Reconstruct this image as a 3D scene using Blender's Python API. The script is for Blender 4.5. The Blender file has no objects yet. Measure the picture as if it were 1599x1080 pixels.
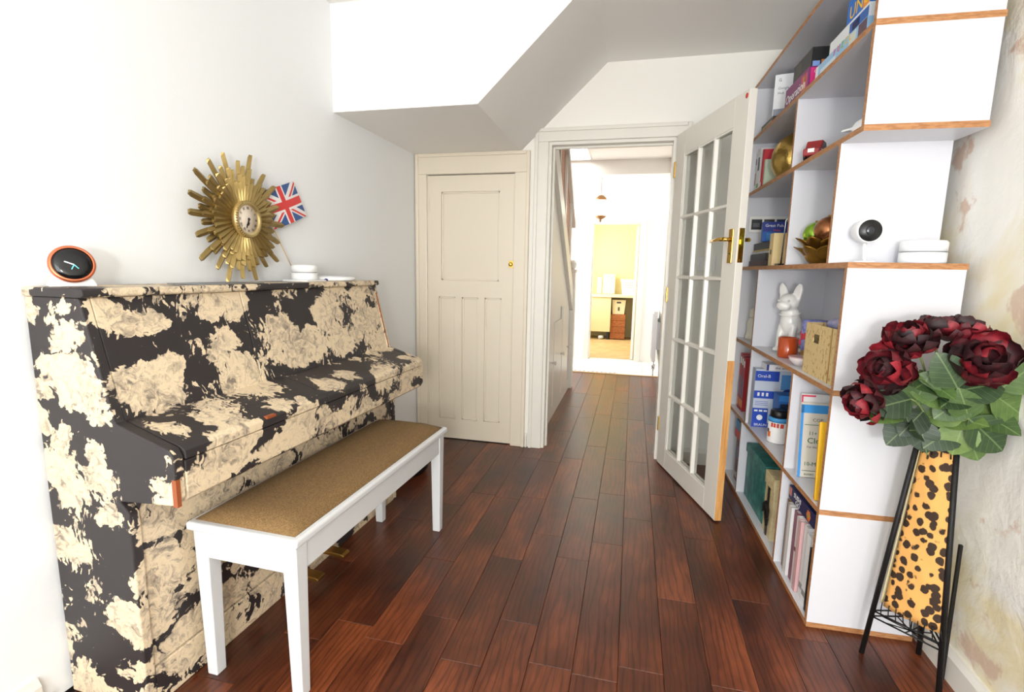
import bpy, bmesh, math, random
from mathutils import Vector, Matrix
PI = math.pi
scene = bpy.context.scene
col = scene.collection
R = math.radians

# ------------------------------------------------------------------ camera, light, exposure
CAM_H = 1.18
F_PX = 784.35
yaw, pit, rol = -0.231819, 0.149452, -0.018945
fwd = Vector((math.sin(yaw) * math.cos(pit), math.cos(yaw) * math.cos(pit), -math.sin(pit)))
rgt = Vector((math.cos(yaw), -math.sin(yaw), 0))
dwn = fwd.cross(rgt)
r2 = math.cos(rol) * rgt + math.sin(rol) * dwn
d2 = -math.sin(rol) * rgt + math.cos(rol) * dwn
cam_data = bpy.data.cameras.new('camera')
cam = bpy.data.objects.new('camera', cam_data)
col.objects.link(cam)
rot = Matrix((r2, -d2, -fwd)).transposed()
cam.matrix_world = Matrix.Translation((0, 0, CAM_H)) @ rot.to_4x4()
cam_data.sensor_width = 36.0
cam_data.sensor_fit = 'HORIZONTAL'
cam_data.lens = F_PX / 1599 * 36.0
cam_data.clip_start = 0.02
scene.camera = cam

world = bpy.data.worlds.new('world')
scene.world = world
world.use_nodes = True
world.node_tree.nodes['Background'].inputs[0].default_value = (0.93, 0.97, 1.0, 1)
world.node_tree.nodes['Background'].inputs[1].default_value = 1.5

def area_light(name, loc, target, sx, sy, power, color=(1, 1, 1)):
    l = bpy.data.lights.new(name, 'AREA')
    l.shape = 'RECTANGLE'
    l.size, l.size_y, l.energy, l.color = sx, sy, power, color
    o = bpy.data.objects.new(name, l)
    col.objects.link(o)
    o.location = loc
    o.rotation_euler = (Vector(target) - Vector(loc)).to_track_quat('-Z', 'Y').to_euler()
    return o
# added fill from behind the camera and hall's unseen side; far room's window daylight
area_light('rear_fill_light', (-0.2, -2.36, 1.25), (-0.2, 0, 1.3), 2.2, 2.0, 56, (0.95, 0.98, 1.0))
area_light('hall_side_fill', (-1.15, 6.42, 1.5), (0.3, 6.4, 1.0), 0.7, 1.5, 17, (1.0, 0.98, 0.95))
area_light('far_window_daylight', (-1.05, 8.3, 1.5), (0.3, 8.4, 1.0), 0.9, 1.3, 24, (1.0, 0.97, 0.9))

scene.view_settings.view_transform = 'Standard'
scene.view_settings.look = 'None'
scene.view_settings.gamma = 1.0
scene.view_settings.use_curve_mapping = False
scene.view_settings.exposure = 0.56
scene.cycles.use_denoising = True
scene.cycles.max_bounces = 8
scene.cycles.transparent_max_bounces = 24

# ------------------------------------------------------------------ materials
def srgb(r, g, b):
    f = lambda c: (c / 255) / 12.92 if c / 255 <= 0.04045 else ((c / 255 + 0.055) / 1.055) ** 2.4
    return (f(r), f(g), f(b), 1)

MATS = {}
def mat(name, rgb=(200, 200, 200), rough=0.5, metal=0.0, bump=0.0, bscale=60, vary=0.0, emit=0.0, spec=0.5, coat=0.0):
    if name in MATS:
        return MATS[name]
    m = bpy.data.materials.new(name)
    m.use_nodes = True
    nt = m.node_tree
    b = nt.nodes['Principled BSDF']
    c = srgb(*rgb)
    b.inputs['Base Color'].default_value = c
    b.inputs['Roughness'].default_value = rough
    b.inputs['Metallic'].default_value = metal
    b.inputs['Specular IOR Level'].default_value = spec
    b.inputs['Coat Weight'].default_value = coat
    if emit:
        b.inputs['Emission Color'].default_value = c
        b.inputs['Emission Strength'].default_value = emit
    if bump or vary:
        tc = nt.nodes.new('ShaderNodeTexCoord')
        n = nt.nodes.new('ShaderNodeTexNoise')
        n.inputs['Scale'].default_value = bscale
        n.inputs['Detail'].default_value = 5
        nt.links.new(tc.outputs['Object'], n.inputs['Vector'])
        if bump:
            bp = nt.nodes.new('ShaderNodeBump')
            bp.inputs['Strength'].default_value = bump
            bp.inputs['Distance'].default_value = 0.004
            nt.links.new(n.outputs['Fac'], bp.inputs['Height'])
            nt.links.new(bp.outputs['Normal'], b.inputs['Normal'])
        if vary:
            mx = nt.nodes.new('ShaderNodeMix')
            mx.data_type = 'RGBA'
            mx.inputs[6].default_value = tuple(x * (1 - vary) for x in c[:3]) + (1,)
            mx.inputs[7].default_value = tuple(min(1, x * (1 + vary)) for x in c[:3]) + (1,)
            nt.links.new(n.outputs['Fac'], mx.inputs[0])
            nt.links.new(mx.outputs[2], b.inputs['Base Color'])
    MATS[name] = m
    return m

class NT:
    """small helper for node graphs"""
    def __init__(self, name, rough=0.5, metal=0.0):
        self.m = bpy.data.materials.new(name)
        self.m.use_nodes = True
        self.t = self.m.node_tree
        self.b = self.t.nodes['Principled BSDF']
        self.b.inputs['Roughness'].default_value = rough
        self.b.inputs['Metallic'].default_value = metal
        MATS[name] = self.m
    def n(self, typ, **kw):
        x = self.t.nodes.new(typ)
        for k, v in kw.items():
            setattr(x, k, v)
        return x
    def l(self, a, b):
        self.t.links.new(a, b)
    def math(self, op, a, b=None, c=None, clamp=False):
        x = self.n('ShaderNodeMath', operation=op, use_clamp=clamp)
        for i, v in enumerate((a, b, c)):
            if v is None:
                continue
            if isinstance(v, (int, float)):
                x.inputs[i].default_value = v
            else:
                self.l(v, x.inputs[i])
        return x.outputs[0]
    def noise(self, vec, scale, detail=4, rough=0.5, dist=0.0):
        x = self.n('ShaderNodeTexNoise')
        x.inputs['Scale'].default_value = scale
        x.inputs['Detail'].default_value = detail
        x.inputs['Roughness'].default_value = rough
        x.inputs['Distortion'].default_value = dist
        if vec is not None:
            self.l(vec, x.inputs['Vector'])
        return x
    def mapping(self, vec, scale=(1, 1, 1), loc=(0, 0, 0)):
        x = self.n('ShaderNodeMapping')
        x.inputs['Scale'].default_value = scale
        x.inputs['Location'].default_value = loc
        self.l(vec, x.inputs['Vector'])
        return x.outputs[0]
    def ramp(self, fac, stops):
        x = self.n('ShaderNodeValToRGB')
        e = x.color_ramp.elements
        while len(e) < len(stops):
            e.new(0.5)
        for i, (p, c) in enumerate(stops):
            e[i].position = p
            e[i].color = c
        self.l(fac, x.inputs[0])
        return x.outputs[0]
    def mix(self, fac, a, b, blend='MIX'):
        x = self.n('ShaderNodeMix', data_type='RGBA', blend_type=blend)
        if isinstance(fac, (int, float)):
            x.inputs[0].default_value = fac
        else:
            self.l(fac, x.inputs[0])
        for i, v in ((6, a), (7, b)):
            if isinstance(v, tuple):
                x.inputs[i].default_value = v
            else:
                self.l(v, x.inputs[i])
        return x.outputs[2]
    def bump(self, h, strength=0.3, dist=0.003):
        x = self.n('ShaderNodeBump')
        x.inputs['Strength'].default_value = strength
        x.inputs['Distance'].default_value = dist
        self.l(h, x.inputs['Height'])
        self.l(x.outputs[0], self.b.inputs['Normal'])

def make_floor_mat():
    g = NT('stained_oak', 0.3)
    tc = g.n('ShaderNodeTexCoord')
    oi = g.n('ShaderNodeObjectInfo')
    off = g.n('ShaderNodeVectorMath', operation='MULTIPLY_ADD')
    g.l(oi.outputs['Random'], off.inputs[0])
    off.inputs[1].default_value = (17.0, 31.0, 5.0)
    g.l(tc.outputs['Object'], off.inputs[2])
    v = off.outputs[0]
    warp = g.noise(g.mapping(v, (7, 1.4, 4)), 1.0, 3)
    grain_in = g.n('ShaderNodeVectorMath', operation='MULTIPLY_ADD')
    g.l(warp.outputs['Color'], grain_in.inputs[0])
    grain_in.inputs[1].default_value = (0.10, 0.3, 0.05)
    g.l(v, grain_in.inputs[2])
    wave = g.n('ShaderNodeTexWave', wave_type='BANDS', bands_direction='X')
    wave.inputs['Scale'].default_value = 15
    wave.inputs['Distortion'].default_value = 7.0
    wave.inputs['Detail'].default_value = 3
    wave.inputs['Detail Scale'].default_value = 1.2
    g.l(g.mapping(grain_in.outputs[0], (1, 0.16, 1)), wave.inputs['Vector'])
    fine = g.noise(g.mapping(v, (150, 7, 40)), 1.0, 4, 0.6)
    blot = g.noise(g.mapping(v, (5, 2.2, 5)), 1.0, 4, 0.6)
    base = g.ramp(blot.outputs['Fac'], [(0.25, srgb(42, 20, 12)), (0.5, srgb(92, 45, 25)), (0.75, srgb(138, 74, 42))])
    dark = g.ramp(wave.outputs['Fac'], [(0.0, (0.5, 0.45, 0.42, 1)), (0.35, (1, 1, 1, 1))])
    c1 = g.mix(0.8, base, dark, 'MULTIPLY')
    f2 = g.ramp(fine.outputs['Fac'], [(0.3, (0.6, 0.55, 0.5, 1)), (0.6, (1.1, 1.1, 1.1, 1))])
    c2 = g.mix(0.6, c1, f2, 'MULTIPLY')
    tone = g.ramp(oi.outputs['Random'], [(0.0, (0.80, 0.78, 0.78, 1)), (0.5, (1.0, 1.0, 1.0, 1)), (1.0, (1.2, 1.17, 1.12, 1))])
    c3 = g.mix(1.0, c2, tone, 'MULTIPLY')
    g.l(c3, g.b.inputs['Base Color'])
    rr = g.n('ShaderNodeMapRange')
    g.l(blot.outputs['Fac'], rr.inputs[0])
    rr.inputs[3].default_value = 0.24
    rr.inputs[4].default_value = 0.42
    g.l(rr.outputs[0], g.b.inputs['Roughness'])
    g.bump(fine.outputs['Fac'], 0.15, 0.002)
    return g.m

def make_toile(root):
    g = NT('toile_paper', 0.5)
    tc = g.n('ShaderNodeTexCoord')
    tc.object = root
    v = tc.outputs['Object']
    def warp(vec, sc, amt, seed):
        n = g.noise(g.mapping(vec, (1, 1, 1), (seed, seed * 2.1, seed * 0.7)), sc, 3, 0.6)
        s = g.n('ShaderNodeVectorMath', operation='SUBTRACT')
        g.l(n.outputs['Color'], s.inputs[0])
        s.inputs[1].default_value = (0.5, 0.5, 0.5)
        a = g.n('ShaderNodeVectorMath', operation='MULTIPLY_ADD')
        g.l(s.outputs[0], a.inputs[0])
        a.inputs[1].default_value = (amt, amt, amt)
        g.l(vec, a.inputs[2])
        return a.outputs[0]
    w1 = warp(v, 7, 0.12, 1.3)
    w2 = warp(w1, 38, 0.034, 4.1)
    w3 = warp(w2, 130, 0.010, 7.7)
    # big clumps of foliage, wider than tall
    vo = g.n('ShaderNodeTexVoronoi', feature='F1')
    vo.inputs['Scale'].default_value = 1.0
    vo.inputs['Randomness'].default_value = 0.85
    g.l(g.mapping(w3, (5.2, 5.2, 7.0), (0.3, 0.1, 0.45)), vo.inputs['Vector'])
    # leafy scallops along the outlines
    leaf = g.n('ShaderNodeTexVoronoi', feature='F1')
    leaf.inputs['Scale'].default_value = 55
    g.l(w2, leaf.inputs['Vector'])
    # hanging willow strands: stretched noise
    strands = g.noise(g.mapping(w1, (85, 85, 13)), 1.0, 2, 0.5)
    big = g.noise(v, 3.0, 2)
    wil = g.math('MULTIPLY', g.math('SUBTRACT', strands.outputs['Fac'], 0.5), g.math('MULTIPLY', g.math('GREATER_THAN', big.outputs['Fac'], 0.52), 0.75))
    d = g.math('ADD', vo.outputs['Distance'], g.math('MULTIPLY', leaf.outputs['Distance'], 0.16))
    d = g.math('ADD', d, wil)
    vo2 = g.n('ShaderNodeTexVoronoi', feature='F1')
    vo2.inputs['Scale'].default_value = 1.0
    vo2.inputs['Randomness'].default_value = 0.9
    g.l(g.mapping(w3, (7.0, 7.0, 9.5), (3.7, 1.9, 2.2)), vo2.inputs['Vector'])
    d_b = g.math('ADD', g.math('ADD', vo2.outputs['Distance'], g.math('MULTIPLY', leaf.outputs['Distance'], 0.2)), 0.10)
    d = g.math('MINIMUM', d, d_b)
    mr = g.n('ShaderNodeMapRange', interpolation_type='SMOOTHSTEP')
    g.l(d, mr.inputs[0])
    mr.inputs[1].default_value = 0.615
    mr.inputs[2].default_value = 0.585
    etch = g.noise(w2, 26, 6, 0.65, 1.8)
    etch2 = g.noise(w1, 9, 3, 0.5, 0.6)
    e = g.math('ADD', g.math('MULTIPLY', etch.outputs['Fac'], 0.7), g.math('MULTIPLY', etch2.outputs['Fac'], 0.3))
    cream = g.ramp(e, [(0.36, srgb(128, 116, 104)), (0.46, srgb(196, 178, 152)), (0.54, srgb(226, 206, 174)), (0.7, srgb(206, 186, 156))])
    c = g.mix(mr.outputs[0], srgb(45, 40, 41), cream)
    g.l(c, g.b.inputs['Base Color'])
    return g.m

def make_plaster():
    g = NT('patched_plaster', 0.85)
    tc = g.n('ShaderNodeTexCoord')
    v = tc.outputs['Object']
    a = g.noise(v, 1.6, 5, 0.55, 0.8)
    b = g.noise(v, 5.0, 5, 0.6, 0.5)
    c = g.ramp(a.outputs['Fac'], [(0.30, srgb(226, 222, 212)), (0.5, srgb(238, 236, 230)), (0.62, srgb(226, 214, 176)), (0.72, srgb(240, 238, 232))])
    pinkf = g.ramp(b.outputs['Fac'], [(0.60, (0, 0, 0, 1)), (0.65, (1, 1, 1, 1))])
    low = g.n('ShaderNodeSeparateXYZ')
    g.l(v, low.inputs[0])
    c2 = g.mix(g.math('MULTIPLY', pinkf, 0.8), c, srgb(206, 176, 156))
    g.l(c2, g.b.inputs['Base Color'])
    r = g.noise(v, 4.5, 6, 0.55, 0.3)
    r2_ = g.noise(v, 1.2, 2, 0.5)
    rough = g.math('MULTIPLY', r.outputs['Fac'], g.ramp(r2_.outputs['Fac'], [(0.4, (0.25, 0.25, 0.25, 1)), (0.6, (1, 1, 1, 1))]))
    g.bump(rough, 0.9, 0.025)
    return g.m

def make_leopard():
    g = NT('leopard_fabric', 0.8)
    tc = g.n('ShaderNodeTexCoord')
    v = tc.outputs['Object']
    n = g.noise(v, 40, 2)
    a = g.n('ShaderNodeVectorMath', operation='MULTIPLY_ADD')
    g.l(n.outputs['Color'], a.inputs[0])
    a.inputs[1].default_value = (0.012, 0.012, 0.012)
    g.l(v, a.inputs[2])
    vo = g.n('ShaderNodeTexVoronoi', feature='F1')
    vo.inputs['Scale'].default_value = 44
    vo.inputs['Randomness'].default_value = 0.8
    g.l(g.mapping(a.outputs[0], (1.0, 1.0, 0.8)), vo.inputs['Vector'])
    f = g.ramp(vo.outputs['Distance'], [(0.44, (1, 1, 1, 1)), (0.50, (0, 0, 0, 1))])
    c = g.mix(f, srgb(222, 164, 90), srgb(52, 34, 20))
    g.l(c, g.b.inputs['Base Color'])
    return g.m

def speckle(name, base, spot, scale, lo, hi, rough=0.6, metal=0.0, stretch=(1, 1, 1)):
    g = NT(name, rough, metal)
    tc = g.n('ShaderNodeTexCoord')
    n = g.noise(g.mapping(tc.outputs['Object'], stretch), scale, 4, 0.6, 0.5)
    f = g.ramp(n.outputs['Fac'], [(lo, (0, 0, 0, 1)), (hi, (1, 1, 1, 1))])
    g.l(g.mix(f, srgb(*base), srgb(*spot)), g.b.inputs['Base Color'])
    return g.m

def make_glass():
    m = bpy.data.materials.new('door_glass')
    m.use_nodes = True
    nt = m.node_tree
    nt.nodes.clear()
    out = nt.nodes.new('ShaderNodeOutputMaterial')
    tr = nt.nodes.new('ShaderNodeBsdfTransparent')
    tr.inputs[0].default_value = (0.93, 0.94, 0.93, 1)
    gl = nt.nodes.new('ShaderNodeBsdfGlossy')
    gl.inputs['Roughness'].default_value = 0.06
    fr = nt.nodes.new('ShaderNodeFresnel')
    fr.inputs['IOR'].default_value = 1.5
    mx = nt.nodes.new('ShaderNodeMixShader')
    ge = nt.nodes.new('ShaderNodeNewGeometry')
    inv = nt.nodes.new('ShaderNodeMath')
    inv.operation = 'SUBTRACT'
    inv.inputs[0].default_value = 1.0
    nt.links.new(ge.outputs['Backfacing'], inv.inputs[1])
    mul = nt.nodes.new('ShaderNodeMath')
    mul.operation = 'MULTIPLY'
    nt.links.new(fr.outputs[0], mul.inputs[0])
    nt.links.new(inv.outputs[0], mul.inputs[1])
    nt.links.new(mul.outputs[0], mx.inputs[0])
    nt.links.new(tr.outputs[0], mx.inputs[1])
    nt.links.new(gl.outputs[0], mx.inputs[2])
    nt.links.new(mx.outputs[0], out.inputs[0])
    MATS['door_glass'] = m
    return m

FLOOR = make_floor_mat()
PLASTER = make_plaster()
LEOPARD = make_leopard()
GLASS = make_glass()
WALL = mat('white_wall', (238, 240, 242), 0.85, bump=0.08, bscale=90)
WALLW = mat('warm_white_wall', (243, 240, 232), 0.85, bump=0.08, bscale=90)
CEIL = mat('ceiling_paint', (242, 240, 236), 0.9, bump=0.06, bscale=70)
SOFFIT = CEIL
GLOSS = mat('cream_gloss_paint', (226, 215, 196), 0.32, bump=0.05, bscale=35)
GLOSSW = mat('white_gloss_paint', (228, 224, 214), 0.32, bump=0.05, bscale=35)
LAMINATE = mat('white_laminate', (214, 214, 219), 0.35)
PLY = speckle('plywood_edge', (186, 134, 88), (158, 106, 64), 30, 0.4, 0.6, 0.55, stretch=(1, 1, 6))
BENCHW = mat('bench_white_paint', (212, 214, 216), 0.3, bump=0.12, bscale=50)
TWEED = speckle('bench_tweed', (134, 104, 64), (104, 80, 48), 260, 0.4, 0.6, 0.95)
GOLD = mat('aged_gold', (160, 138, 88), 0.42, 0.85, vary=0.3, bscale=30)
GOLDB = mat('bright_gold', (196, 164, 92), 0.25, 1.0, bump=1.0, bscale=34)
BRASS = mat('brass', (214, 172, 84), 0.22, 1.0)
BLACK = mat('black_plastic', (16, 16, 17), 0.35)
IRON = mat('black_iron', (22, 21, 21), 0.55, 0.3, bump=0.3, bscale=120)
WHITEP = mat('white_plastic', (238, 239, 240), 0.35)
WOODRAW = speckle('bare_pine', (222, 166, 98), (202, 142, 78), 8, 0.4, 0.6, 0.6, stretch=(8, 8, 0.6))
PAPER = mat('paper_white', (236, 234, 228), 0.7)
def C(r, g, b, rough=0.5):
    return mat('card_%d_%d_%d' % (r, g, b), (r, g, b), rough)

# ------------------------------------------------------------------ mesh helpers
def nb():
    return bmesh.new()

def box(bm, lo, hi, m=None, mi=0):
    vs = [bm.verts.new((x, y, z)) for x in (lo[0], hi[0]) for y in (lo[1], hi[1]) for z in (lo[2], hi[2])]
    fs = [(0, 1, 3, 2), (4, 6, 7, 5), (0, 4, 5, 1), (2, 3, 7, 6), (0, 2, 6, 4), (1, 5, 7, 3)]
    for f in fs:
        fc = bm.faces.new([vs[i] for i in f])
        fc.material_index = mi
    if m is not None:
        for v in vs:
            v.co = m @ v.co
    return vs

def prism(bm, poly, a, b, axis='y', mi=0):
    """extrude a 2-D outline between a and b along an axis; outline coords are the other two axes in order"""
    def P(p, t):
        return {'x': (t, p[0], p[1]), 'y': (p[0], t, p[1]), 'z': (p[0], p[1], t)}[axis]
    A = [bm.verts.new(P(p, a)) for p in poly]
    B = [bm.verts.new(P(p, b)) for p in poly]
    n = len(poly)
    fs = [bm.faces.new(A), bm.faces.new(B[::-1])]
    for i in range(n):
        fs.append(bm.faces.new((A[i], B[i], B[(i + 1) % n], A[(i + 1) % n])))
    for f in fs:
        f.material_index = mi
    return A + B

def lathe(bm, prof, n=24, center=(0, 0, 0), axis='z', mi=0):
    rings = []
    for r, z in prof:
        ring = []
        if r < 1e-6:
            ring = [bm.verts.new((0, 0, z))]
        else:
            ring = [bm.verts.new((r * math.cos(2 * PI * k / n), r * math.sin(2 * PI * k / n), z)) for k in range(n)]
        rings.append(ring)
    for a, b in zip(rings, rings[1:]):
        for k in range(n):
            k2 = (k + 1) % n
            if len(a) == 1 and len(b) == 1:
                continue
            if len(a) == 1:
                f = bm.faces.new((a[0], b[k], b[k2]))
            elif len(b) == 1:
                f = bm.faces.new((a[k], a[k2], b[0]))
            else:
                f = bm.faces.new((a[k], a[k2], b[k2], b[k]))
            f.material_index = mi
            f.smooth = True
    for ring, flip in ((rings[0], True), (rings[-1], False)):
        if len(ring) > 1:
            f = bm.faces.new(ring[::-1] if flip else ring)
            f.material_index = mi
    M = Matrix.Identity(4)
    if axis == 'x':
        M = Matrix.Rotation(PI / 2, 4, 'Y')
    elif axis == 'y':
        M = Matrix.Rotation(-PI / 2, 4, 'X')
    M = Matrix.Translation(center) @ M
    vs = [v for r in rings for v in r]
    for v in vs:
        v.co = M @ v.co
    return vs

def tube(bm, pts, r, n=8, r1=None):
    pts = [Vector(p) for p in pts]
    rings = []
    up = Vector((0.13, 0.31, 0.94)).normalized()
    for i, p in enumerate(pts):
        t = (pts[min(i + 1, len(pts) - 1)] - pts[max(i - 1, 0)]).normalized()
        a = t.cross(up)
        if a.length < 1e-3:
            a = t.cross(Vector((1, 0, 0)))
        a.normalize()
        b = t.cross(a)
        rr = r if r1 is None else r + (r1 - r) * i / (len(pts) - 1)
        rings.append([bm.verts.new(p + (a * math.cos(2 * PI * k / n) + b * math.sin(2 * PI * k / n)) * rr) for k in range(n)])
    for a, b in zip(rings, rings[1:]):
        for k in range(n):
            f = bm.faces.new((a[k], a[(k + 1) % n], b[(k + 1) % n], b[k]))
            f.smooth = True
    bm.faces.new(rings[0][::-1])
    bm.faces.new(rings[-1])

def ellipsoid(bm, c, r, m=None, seg=16):
    res = bmesh.ops.create_uvsphere(bm, u_segments=seg, v_segments=max(8, seg // 2), radius=1.0)
    M = Matrix.Translation(c) @ (m or Matrix.Identity(4)) @ Matrix.Diagonal((r[0], r[1], r[2], 1))
    for v in res['verts']:
        v.co = M @ v.co
        for f in v.link_faces:
            f.smooth = True

def arc(p0, p1, p2, n=10):
    p0, p1, p2 = Vector(p0), Vector(p1), Vector(p2)
    return [(1 - t) ** 2 * p0 + 2 * t * (1 - t) * p1 + t * t * p2 for t in [i / n for i in range(n + 1)]]

def ob(name, bm, m=None, parent=None, loc=(0, 0, 0), rotz=0.0, bevel=0.0, seg=2, rot=None):
    if isinstance(bm, bmesh.types.BMesh):
        bmesh.ops.recalc_face_normals(bm, faces=bm.faces)
        me = bpy.data.meshes.new(name)
        bm.to_mesh(me)
        bm.free()
    else:
        me = bm
    if m is not None and not me.materials:
        for x in (m if isinstance(m, (list, tuple)) else [m]):
            me.materials.append(x)
    o = bpy.data.objects.new(name, me)
    col.objects.link(o)
    o.location = loc
    o.rotation_euler = rot if rot is not None else (0, 0, rotz)
    if parent is not None:
        o.parent = parent
    if bevel:
        b = o.modifiers.new('bevel', 'BEVEL')
        b.width = bevel
        b.segments = seg
        b.limit_method = 'ANGLE'
    return o

def bx(name, lo, hi, m, parent=None, bevel=0.0, **kw):
    b = nb()
    box(b, lo, hi)
    return ob(name, b, m, parent, bevel=bevel, **kw)

def tag(o, label, cat=None, group=None):
    o['label'] = label
    if cat:
        o['category'] = cat
    if group:
        o['group'] = group
    return o

def thing(name, label, cat, loc=(0, 0, 0), rotz=0.0, group=None, rot=None):
    o = bpy.data.objects.new(name, None)
    o.empty_display_size = 0.05
    col.objects.link(o)
    o.location = loc
    o.rotation_euler = rot if rot is not None else (0, 0, rotz)
    return tag(o, label, cat, group)

def struct(o, label=None):
    o['kind'] = 'structure'
    if label:
        o['label'] = label
    return o

def text(body, size, m, parent, loc, rot, name='lettering', extrude=0.0003, align='LEFT', sx=1.0):
    cu = bpy.data.curves.new('t', 'FONT')
    cu.body = body
    cu.size = size
    cu.extrude = extrude
    cu.align_x = align
    cu.resolution_u = 2
    t = bpy.data.objects.new('t', cu)
    col.objects.link(t)
    bpy.context.view_layer.update()
    me = bpy.data.meshes.new_from_object(t)
    bpy.data.objects.remove(t)
    bpy.data.curves.remove(cu)
    me.materials.clear()
    o = ob(name, me, m, parent, loc=loc, rot=rot)
    o.scale = (sx, 1, 1)
    return o
FACE_Y = (PI / 2, 0, 0)            # lettering on a face that looks towards -Y
FACE_X = (PI / 2, 0, -PI / 2)      # lettering on a face that looks towards -X

# ------------------------------------------------------------------ the room
YB = 3.21
ZC = 2.40
XR = 0.985
def left_x(y):
    return -1.475 + 0.04 * (y - 0.9) / 2.31

b = nb()
prism(b, [(left_x(-2.4), -2.4), (left_x(3.4), 3.4), (left_x(3.4) - 0.12, 3.4), (left_x(-2.4) - 0.12, -2.4)], 0, ZC, 'z')
struct(ob('wall_left', b, WALL))
b = nb()
box(b, (XR, -2.4, 0), (XR + 0.12, 3.33, ZC))
struct(ob('wall_right', b, PLASTER))
b = nb()
for lo, hi in (((-1.6, 0), (-1.352, ZC)), ((-0.757, 0), (-0.546, ZC)), ((-1.352, 1.79), (-0.757, ZC)), ((-0.546, 1.965), (0.21, ZC)), ((0.21, 0), (1.1, ZC))):
    box(b, (lo[0], YB, lo[1]), (hi[0], YB + 0.12, hi[1]))
struct(ob('wall_back', b, WALLW))
# rear wall behind the camera; its wide window is assumed, added for light
b = nb()
for lo, hi in (((-1.7, 0), (-1.35, ZC)), ((0.95, 0), (1.1, ZC)), ((-1.35, 0), (0.95, 0.15)), ((-1.35, 2.3), (0.95, ZC))):
    box(b, (lo[0], -2.52, lo[1]), (hi[0], -2.4, hi[1]))
struct(ob('wall_rear', b, WALL))
b = nb()
for lo, hi in (((-1.35, 0.15), (-1.28, 2.3)), ((0.88, 0.15), (0.95, 2.3)), ((-1.28, 0.15), (0.88, 0.22)), ((-1.28, 2.23), (0.88, 2.3)), ((-0.24, 0.22), (-0.16, 2.23))):
    box(b, (lo[0], -2.49, lo[1]), (hi[0], -2.43, hi[1]))
w1 = struct(ob('window_assumed', b, GLOSSW))
bx('ceiling', (-1.8, -2.52, ZC), (1.1, YB + 0.12, ZC + 0.1), CEIL)['kind'] = 'structure'

# boxed-in underside of the stairs above the piano corner
b = nb()
xs = left_x(2.9) - 0.02
prism(b, [(xs, 1.918), (-0.722, 1.918), (-0.2, ZC + 0.01), (xs, ZC + 0.01)], 2.295, YB + 0.005, 'y')
struct(ob('ceiling_stair_soffit', b, SOFFIT), 'white boxed-in stair underside sloping up to the ceiling')

# floor: slab and individual boards
fl = struct(bx('floor', (-1.7, -2.5, -0.08), (1.1, 5.89, -0.014), mat('subfloor', (30, 18, 12), 0.8)))
random.seed(4)
JOINTS = [(-0.174, 2.522), (-0.053, 2.611), (0.211, 2.672), (-0.181, 1.943), (-0.049, 2.1), (0.082, 2.362), (0.214, 1.775), (0.479, 1.838), (0.346, 2.249),
          (-0.143, 1.351), (0.087, 1.404), (0.324, 1.401), (-0.706, 1.795), (-0.579, 1.47), (-0.713, 1.32), (-0.449, 1.297), (-0.313, 1.514), (-0.445, 1.879),
          (-0.828, 2.27), (-0.97, 2.073), (-0.441, 2.457), (-0.049, 3.136), (-0.175, 3.344), (-0.175, 4.142), (-0.411, 2.981), (-0.06, 4.575),
          (-0.049, 5.067), (-0.427, 4.322), (-0.432, 4.841), (0.08, 3.127), (0.066, 4.064)]
PW = 0.1330
plank_meshes = {}
def plank(x0, y0, y1, x1):
    L = y1 - y0
    b = nb()
    g = 0.0004
    c = 0.0012
    w = x1 - x0
    lo = [(g, g), (w - g, g), (w - g, L - g), (g, L - g)]
    up = [(g + c, g + c), (w - g - c, g + c), (w - g - c, L - g - c), (g + c, L - g - c)]
    A = [b.verts.new((x, y, -0.014)) for x, y in lo]
    B = [b.verts.new((x, y, -0.0012)) for x, y in lo]
    T = [b.verts.new((x, y, 0.0)) for x, y in up]
    b.faces.new(A[::-1])
    for i in range(4):
        j = (i + 1) % 4
        b.faces.new((A[i], A[j], B[j], B[i]))
        b.faces.new((B[i], B[j], T[j], T[i]))
    b.faces.new(T)
    ob('floor_board', b, FLOOR, fl, loc=(x0, y0, 0))
k0 = int(math.floor((-1.5 - 0.017) / PW))
for k in range(k0, 8):
    x0 = 0.017 + k * PW
    x1 = min(x0 + PW, XR)
    if x0 >= XR:
        break
    xm = (x0 + x1) / 2
    yend = 5.885 if -0.74 < xm < 0.36 else YB
    if x0 < -1.45:
        x0 = -1.44
    js = sorted(y for x, y in JOINTS if x0 <= x < x0 + PW)
    ys = [0.25 + random.uniform(0, 0.25)]
    for y in js + [yend]:
        while y - ys[-1] > 1.25:
            ys.append(ys[-1] + random.uniform(0.55, 1.0))
        if y - ys[-1] > 0.12 or y == yend:
            ys.append(y)
    for a, c in zip(ys, ys[1:]):
        plank(x0, a, c, x1)

# skirting boards
def skirting(name, pts, h=0.095, t=0.018, m=GLOSSW):
    """runs from pts[0] to pts[1]; thickness to the left of the run"""
    (xa, ya), (xb, yb) = pts
    d = Vector((xb - xa, yb - ya, 0))
    L = d.length
    b = nb()
    prism(b, [(0, 0), (-t, 0), (-t, h - 0.02), (-t * 0.55, h - 0.006), (-t * 0.4, h), (0, h)], 0, L, 'y')
    o = ob(name, b, m, loc=(xa, ya, 0), rotz=math.atan2(-d.x, d.y))
    return struct(o)
skirting('baseboard_left', [(left_x(0.86), 0.86), (left_x(-2.3), -2.3)])
skirting('baseboard_left_far', [(left_x(3.19), 3.19), (left_x(2.42), 2.42)])
skirting('baseboard_right', [(XR, -2.3), (XR, 3.2)])
skirting('baseboard_back', [(0.97, YB), (0.30, YB)])
skirting('baseboard_back_strip', [(-0.642, YB), (-0.655, YB)])

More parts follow.
